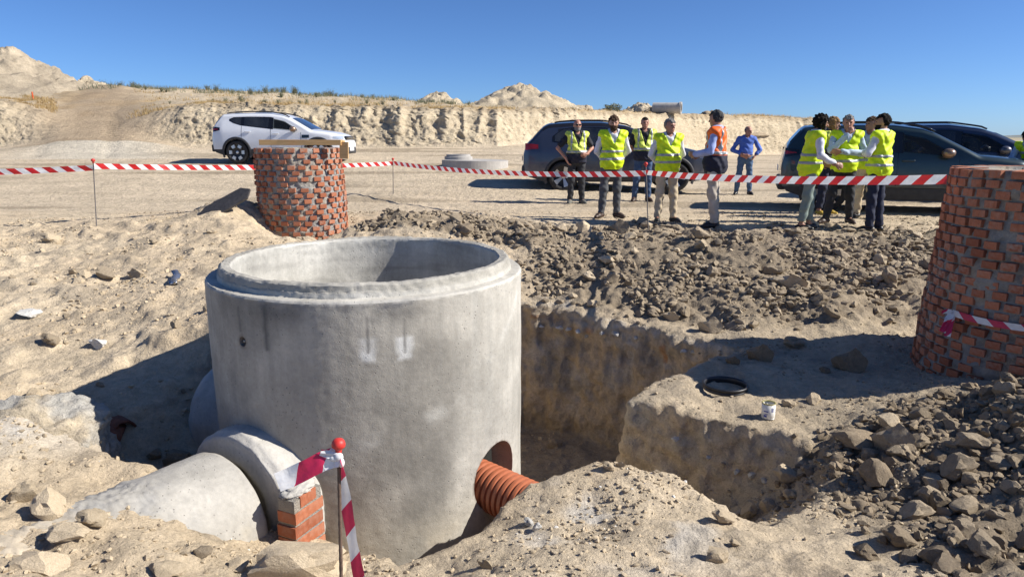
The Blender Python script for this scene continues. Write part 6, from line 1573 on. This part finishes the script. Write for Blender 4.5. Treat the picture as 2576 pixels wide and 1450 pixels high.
for k, (u, v, w_) in enumerate(((1360, 822, 18), (1408, 825, 20), (1430, 829, 22), (1455, 834, 18), (1476, 846, 20), (1515, 838, 22), (1549, 840, 28), (1600, 850, 20), (1719, 884, 22), (1744, 886, 18))):
    rock_px(u, v, w_, 'rock_white', 'pale stone embedded in the trench wall, %s from the chamber' % ('first second third fourth fifth sixth seventh eighth ninth tenth'.split()[k]), (1, 1, .8), 0.3*k, 0.5, 0.6)
for k, (u, v, w_) in enumerate(((1700, 1105, 22), (1780, 1150, 20), (1854, 1185, 24), (1891, 1195, 34), (1922, 1208, 26))):
    rock_px(u, v, w_, 'rock_white', 'white gypsum flake in the front face of the bench, %s from the left' % ('first second third fourth fifth'.split()[k]), (1, .8, .8), 0.5*k, 0.5, 0.6)

# loose small stones and gravel, uncountable
def gravel(name, n, region, rmin, rmax, mat, label, pw, seedv, sub=1):
    rs = np.random.RandomState(seedv); base = []
    for k in range(6):
        _, P, Fc = rock_data(300+k, sub, 1.0, 6, 0.3); base.append((P, Fc))
    X = rs.uniform(region[0], region[1], n*6); Yv = rs.uniform(region[2], region[3], n*6)
    w = region[4](X, Yv); keep = rs.rand(n*6) < w; X, Yv = X[keep][:n], Yv[keep][:n]
    Vs = []; Fs = []; b = 0
    for x, y in zip(X, Yv):
        h = NEAR.ray_cast(Vector((x, y, 5)), Vector((0, 0, -1)))
        if h[0] is None or h[1].z < 0.35: continue
        P, Fc = base[rs.randint(6)]; r = rmin+(rmax-rmin)*rs.rand()**pw
        a = rs.uniform(0, 6.28); ca, sa = math.cos(a), math.sin(a); Q = P*r*np.array([1, rs.uniform(.7, 1.2), rs.uniform(.7, 1.2)])
        Q = np.stack([Q[:, 0]*ca-Q[:, 1]*sa, Q[:, 0]*sa+Q[:, 1]*ca, Q[:, 2]], 1)+np.array([x, y, h[0].z+r*0.22]); Vs.append(Q); Fs.append(Fc+b); b += len(Q)
    o = mk(name, np.vstack(Vs), np.vstack(Fs), mat, None, True); o.data.set_sharp_from_angle(angle=math.radians(40)); tag(o, label, None, None, 'stuff'); return o
def zv(which, base=0.0):
    def f(x, y):
        s_, n_, nz = zones(np.stack([x, y, 0*x], 1)); cl = fbm(np.stack([x, y, 0*x], 1), 3, 1.1, seed=200); return np.clip((s_ if which == 0 else n_)*np.clip(0.42+1.3*cl, 0.06, 1), base, 1)
    return f
gravel('gravel', 11500, (-3.0, 8.0, 6.6, 12.0, zv(0)), 0.012, 0.075, 'rock_brown', 'loose gravel and small clods on the spoil slope', 3.0, 1)
gravel('gravel', 10000, (1.2, 5.2, 2.3, 5.6, zv(1)), 0.006, 0.050, 'clod_dark', 'loose gravel and crumbs on the near spoil heap', 3.0, 2)
clump = lambda x, y: np.clip(0.25+1.2*fbm(np.stack([x, y, 0*x], 1), 3, 0.8, seed=91), 0.03, 1)
gravel('gravel', 8500, (-9, 0.6, 4.6, 12.2, clump), 0.006, 0.032, 'clod_sand', 'small pale stones strewn over the left slope', 3.2, 3)
gravel('gravel', 9000, (-3.2, 3.0, 2.2, 4.7, clump), 0.003, 0.022, 'clod_sand', 'small pale crumbs on the near ground', 3.2, 4)
gravel('gravel', 2200, (0.8, 5.0, 4.6, 7.2, clump), 0.004, 0.024, 'rock_brown', 'crumbs of earth on the bench', 3.2, 5)
gravel('gravel', 2600, (-7, 9, 10.4, 13.3, clump), 0.008, 0.030, 'rock_brown', 'small stones along the edge of the level ground', 3.0, 6)
gravel('gravel', 130, (-2.4, 1.6, 3.0, 5.2, clump), 0.006, 0.016, 'rock_white', 'white chips of stone on the near ground', 2.5, 8)

# ------------------------------------------------------------------ small litter
simple('foil', (0.55, 0.56, 0.58), 0.22, 0.2, 14, 0.6, 40, 0.01, metal=0.9)
fp_, _ = hit(441, 708); rs = np.random.RandomState(4)
V = []
for i in range(13):
    for j in range(5):
        t_ = i/12-0.5; w_ = j/4-0.5; V.append((w_*0.09*(1-0.3*abs(t_))+0.02*math.sin(t_*7), t_*0.36, 0.03+rs.uniform(-.018, .018)+0.03*math.cos(w_*3)))
fo = mk('foil_wrapper', np.array(V), grid_faces(13, 5), 'foil', None, False); fo.location = fp_+Vector((0, 0, 0.01)); fo.rotation_euler = (math.radians(14), 0, math.radians(22))
sm = fo.modifiers.new('s', 'SOLIDIFY'); sm.thickness = 0.004; tag(fo, 'crumpled silver foil wrapper lying on the left slope', 'wrapper')
simple('terracotta', (0.22, 0.075, 0.038), 0.85, 0.3, 20, 0.4, 50, 0.01)
for k, (u_, v_, lab, rz) in enumerate(((262, 1100, 'broken curved terracotta shard in the dark pit', 0.3), (300, 1082, 'smaller terracotta shard behind the first in the dark pit', 1.1))):
    p, _ = hit(u_, v_); V = []
    for i in range(11):
        a = math.radians(40+100*i/10); 
        for j in range(4): V.append((0.17*math.cos(a)*(1-.2*k), (j/3-0.5)*(0.20-0.08*k)+0.01*math.sin(i*2.1), 0.17*math.sin(a)-0.09))
    o = mk('tile_shard', np.array(V), grid_faces(11, 4), 'terracotta', None, True); o.location = p+Vector((0, 0, 0.02)); o.rotation_euler = (0.2, 0.15, rz); m_ = o.modifiers.new('s', 'SOLIDIFY'); m_.thickness = 0.016; tag(o, lab, 'shard')
p, _ = hit(118, 1029); o = MB().box((0, 0, 0), (0.055, 0.03, 0.014), None, 0.004).build('plastic_scrap', 'cap_plastic'); o.location = p+Vector((0, 0, 0.006)); o.rotation_euler = (0.1, 0.3, 0.4); tag(o, 'tiny red plastic scrap at the tip of the chamber shadow', 'scrap')
# the large stone fragments of brick by the chimney foot are part of the gravel

# ------------------------------------------------------------------ things on the far ground
sl_ = at_y(1190, 400, 21.6); zs_ = drop(sl_.x, 21.6)
slab = empty('cover_slab', (sl_.x, 22.2, zs_-0.02), 0.0, 'round concrete cover slab lying flat left of the dark car', 'slab')
pr_ = [(1.06*math.cos(a), 1.06*math.sin(a)) for a in np.linspace(math.radians(-150), math.radians(150), 60)]
vs = [(x, y, 0.0) for x, y in pr_]+[(x, y, 0.27) for x, y in pr_]; n = len(pr_)
mk('slab', vs, [list(range(n))[::-1], list(range(n, 2*n))]+[[i, (i+1) % n, n+(i+1) % n, n+i] for i in range(n)], 'concrete_far', slab)
slab.rotation_euler = (0, math.radians(1.0), math.radians(-8))
cr = MB().lathe([(0.30, 0.0), (0.44, 0.0), (0.44, 0.10), (0.38, 0.11), (0.38, 0.17), (0.30, 0.17)], 48, None, True).build('manhole_cone_ring', 'concrete_far', None, False); auto_smooth(cr, 40)
q_ = at_y(1152, 380, 22.2); cr.location = (q_.x, 22.3, zs_+0.25); tag(cr, 'stepped concrete ring lying on the round cover slab', 'ring')
pz_ = at_y(1676, 306, 50); gz_ = drop(pz_.x, 50); PR = 0.45
far_pipe = MB().lathe([(PR, -1.2), (PR, 1.0), (PR+0.07, 1.02), (PR+0.07, 1.2), (PR-0.08, 1.2), (PR-0.10, 1.0), (PR-0.10, -1.2)], 40, M4(frame((0.93, -0.36, -0.02)), (0, 0, 0)), True).build('concrete_pipe', 'concrete_far', None, False); auto_smooth(far_pipe, 40)
far_pipe.location = (pz_.x, 50, max(gz_+PR*0.82, at_y(1676, 293, 50).z-0.02)-0.02); far_pipe.scale = (0.82, 0.82, 0.82); tag(far_pipe, 'short grey concrete pipe lying on the bank top', 'pipe')
orange_l = MB().tube([at_y(1700-130+i*18, 303+1.2*i*0.3, 49.2)+Vector((0, 0, 0)) for i in range(8)], 0.05, 8).build('plastic_pipe', 'orange_plastic', None, True)
for v_ in orange_l.data.vertices: v_.co.z = v_.co.z-0  # rests along the bank edge
tag(orange_l, 'thin orange plastic pipe lying along the bank edge', 'pipe')
simple('stake_orange', (0.75, 0.12, 0.03), 0.7, 0.15, 20)
for u_, v_, lab in ((83, 240, 'orange painted stake in the dry grass at far left'), (626, 309, 'orange painted stake low on the bank by the white car'), (1354, 240, 'dark stake on the crest above the white car')):
    p, _ = hit(u_, v_+10)
    if p is None: continue
    o = MB().box((0, 0, 0.18), (0.05, 0.05, 0.5), None, 0.006).build('survey_stake', 'stake_orange' if 'orange' in lab else 'rod_grey'); o.location = p-Vector((0, 0, 0.06)); tag(o, lab, 'stake')

# ------------------------------------------------------------------ weeds and dry grass on the crest
t = NT('weed_leaf'); oi = t.n('ShaderNodeObjectInfo'); n = t.noise(t.coord(), 3, 3)
t.fin(t.mix(1.0, t.ramp(n, [(0.3, (0.125, 0.135, 0.075)), (0.7, (0.20, 0.20, 0.125))]), t.ramp(oi.outputs['Random'], [(0, 0.8), (1, 1.25)]), 'MULTIPLY'), 0.8)
t = NT('dry_grass'); n = t.noise(t.coord(), 1.2, 4); t.fin(t.ramp(n, [(0.3, (0.40, 0.26, 0.10)), (0.7, (0.55, 0.40, 0.19))]), 0.85)
def weed_mesh(seed, n=70, hgt=0.8, spread=0.55):
    rs = random.Random(seed); V = []; Fc = []
    for i in range(n):
        a = rs.uniform(0, 6.28); h_ = hgt*rs.uniform(0.35, 1.0); ln = rs.uniform(0.1, 1)*spread; b = Vector((rs.gauss(0, .05), rs.gauss(0, .05), -0.06))
        tp_ = b+Vector((math.cos(a)*ln, math.sin(a)*ln, h_)); md_ = b.lerp(tp_, 0.55)+Vector((0, 0, 0.10*h_)); sdv = Vector((-math.sin(a), math.cos(a), 0))*0.007; k = len(V)
        V += [b-sdv, b+sdv, md_+sdv*0.9, md_-sdv*0.9, tp_]; Fc += [(k, k+1, k+2, k+3), (k+3, k+2, k+4)]
        for q in range(7):
            f = rs.uniform(0.25, 1.0); c = (b.lerp(md_, f/0.55) if f < 0.55 else md_.lerp(tp_, (f-0.55)/0.45)); d_ = Vector((rs.gauss(0, 1), rs.gauss(0, 1), rs.uniform(0, 1))).normalized()*rs.uniform(.04, .11); w_ = d_.cross(Vector((rs.gauss(0, 1), rs.gauss(0, 1), 1))).normalized()*0.014
            k = len(V); V += [c, c+d_*0.5+w_, c+d_, c+d_*0.5-w_]; Fc += [(k, k+1, k+2, k+3)]
    me = bpy.data.meshes.new('weed'); me.from_pydata([tuple(v) for v in V], [], Fc); me.materials.append(MATS['weed_leaf']); return me
WM = [weed_mesh(40+k) for k in range(4)]
wr2 = random.Random(9)
def weed(u, v, hpx, label, group, Yd=None):
    A_ = float(a_of_u(u)); 
    if Yd is None: Yd = float(interp(A_, A, Bb+Bw))+wr2.uniform(12, 24)
    x = A_*Yd; z = drop(x, Yd); o = bpy.data.objects.new('weed', wr2.choice(WM)); C.objects.link(o); s_ = hpx/1791*Yd/0.8
    o.location = (x, Yd, z); o.scale = (s_*wr2.uniform(.8, 1.3), s_, s_); o.rotation_euler = (0, 0, wr2.uniform(0, 6)); return tag(o, label, 'weed', group)
weeds1 = []; weeds2 = []
for k in range(62):
    u = wr2.uniform(330, 1160) if k < 50 else wr2.choice((wr2.uniform(160, 330), wr2.uniform(1100, 1200), wr2.uniform(1300, 1600)))
    weeds1.append(weed(u, 0, wr2.uniform(9, 24)*(1.0 if u < 900 else 0.7), 'grey-green weed growing on the crest above the cut bank', 'weeds on the bank crest'))
for k in range(26):
    A_u = wr2.uniform(380, 1000); Yd = float(interp(float(a_of_u(A_u)), A, Bb+Bw))+wr2.uniform(1.5, 8); weeds2.append(weed(A_u, 0, wr2.uniform(8, 18), 'weed growing on the bare slope between bank and crest', 'weeds on the upper slope', Yd))
def nth(k):
    return '%d%s' % (k, 'th' if 10 < k % 100 < 14 else {1: 'st', 2: 'nd', 3: 'rd'}.get(k % 10, 'th'))
for L, wh in ((weeds1, 'grey-green weed on the skyline crest of the bank'), (weeds2, 'weed on the bare slope between bank and crest')):
    L.sort(key=lambda o: o.location.x/o.location.y)
    for k, o in enumerate(L): o['label'] = '%s, %s from the left' % (wh, nth(k+1))
def bush(u, vtop, Yd, w, label):
    rs = random.Random(5); p = at_y(u, vtop, Yd); zg = drop(p.x, Yd); H_ = p.z-zg
    root = empty('bush', (p.x, Yd, zg), 0, label, 'bush'); tm = MB()
    for k in range(7): a = k*0.9; tm.tube([(0, 0, -0.1), (math.cos(a)*w*0.15, math.sin(a)*w*0.15, H_*0.4), (math.cos(a)*w*0.3, math.sin(a)*w*0.3, H_*0.75)], [0.04, 0.025, 0.008], 6)
    tm.build('trunk', 'hair_brown', root)
    V = []; Fc = []
    for k in range(2600):
        d_ = Vector((rs.gauss(0, 1), rs.gauss(0, 1), rs.gauss(0, 1))).normalized(); r = rs.uniform(0.45, 1)**0.5*(1+0.25*math.sin(d_.x*5+d_.z*7)+0.15*math.sin(d_.y*11)); c = Vector((d_.x*w*0.5*r, d_.y*w*0.5*r, H_*0.55+d_.z*H_*0.45*r))
        e = Vector((rs.gauss(0, 1), rs.gauss(0, 1), rs.uniform(0.2, 1))).normalized()*rs.uniform(.06, .16); w_ = e.cross(Vector((rs.gauss(0, 1), rs.gauss(0, 1), rs.gauss(0, 1)))).normalized()*0.025; i = len(V); V += [c, c+e*.5+w_, c+e, c+e*.5-w_]; Fc.append((i, i+1, i+2, i+3))
    mk('crown', V, Fc, 'weed_leaf', root)
bush(1540, 264, 62, 1.5, 'round grey-green bush on the skyline left of the pointed mound')
# dry grass
def grass(n, areas, label, seedv, name='dry_grass', mat='dry_grass'):
    rs = np.random.RandomState(seedv); V = []; Fc = []
    for (u0, u1, d0, d1, dens, hmax) in areas:
        for k in range(int(n*dens)):
            A_ = float(a_of_u(rs.uniform(u0, u1))); Yd = float(interp(A_, A, Bb+Bw))+rs.uniform(d0, d1); x = A_*Yd
            if fbm(np.array([[x*0.5, Yd*0.5, 0]]), 2, 1.0, seed=5)[0] < -0.05: continue
            h = FAR.ray_cast(Vector((x, Yd, 20)), Vector((0, 0, -1)))
            if h[0] is None: continue
            for q in range(3):
                a = rs.uniform(0, 6.28); H_ = rs.uniform(.3, 1)*hmax; b = h[0]+Vector((rs.uniform(-.12, .12), rs.uniform(-.12, .12), -0.04)); tp_ = b+Vector((math.cos(a)*H_*.5, math.sin(a)*H_*.5, H_)); w_ = Vector((0.014, 0.004, 0)); i = len(V); V += [b-w_, b+w_, tp_]; Fc.append((i, i+1, i+2))
    o = mk(name, V, Fc, mat); return tag(o, label, None, None, 'stuff')
grass(3000, ((-60, 150, 0.2, 7, 0.7, 0.22), (330, 1350, 0.1, 2.2, 0.9, 0.22), (1350, 1650, 0.2, 6, 0.4, 0.25), (1780, 2060, 0.2, 8, 0.8, 0.35), (350, 1200, 5, 25, 0.6, 0.25)), 'dry straw-coloured grass along the top of the bank', 6)

grass(2600, ((320, 1180, 13, 27, 1.0, 0.42), (120, 320, 10, 22, 0.15, 0.4), (1150, 1560, 16, 24, 0.15, 0.3)), 'low grey-green scrub along the skyline of the bank', 8, 'scrub', 'weed_leaf')
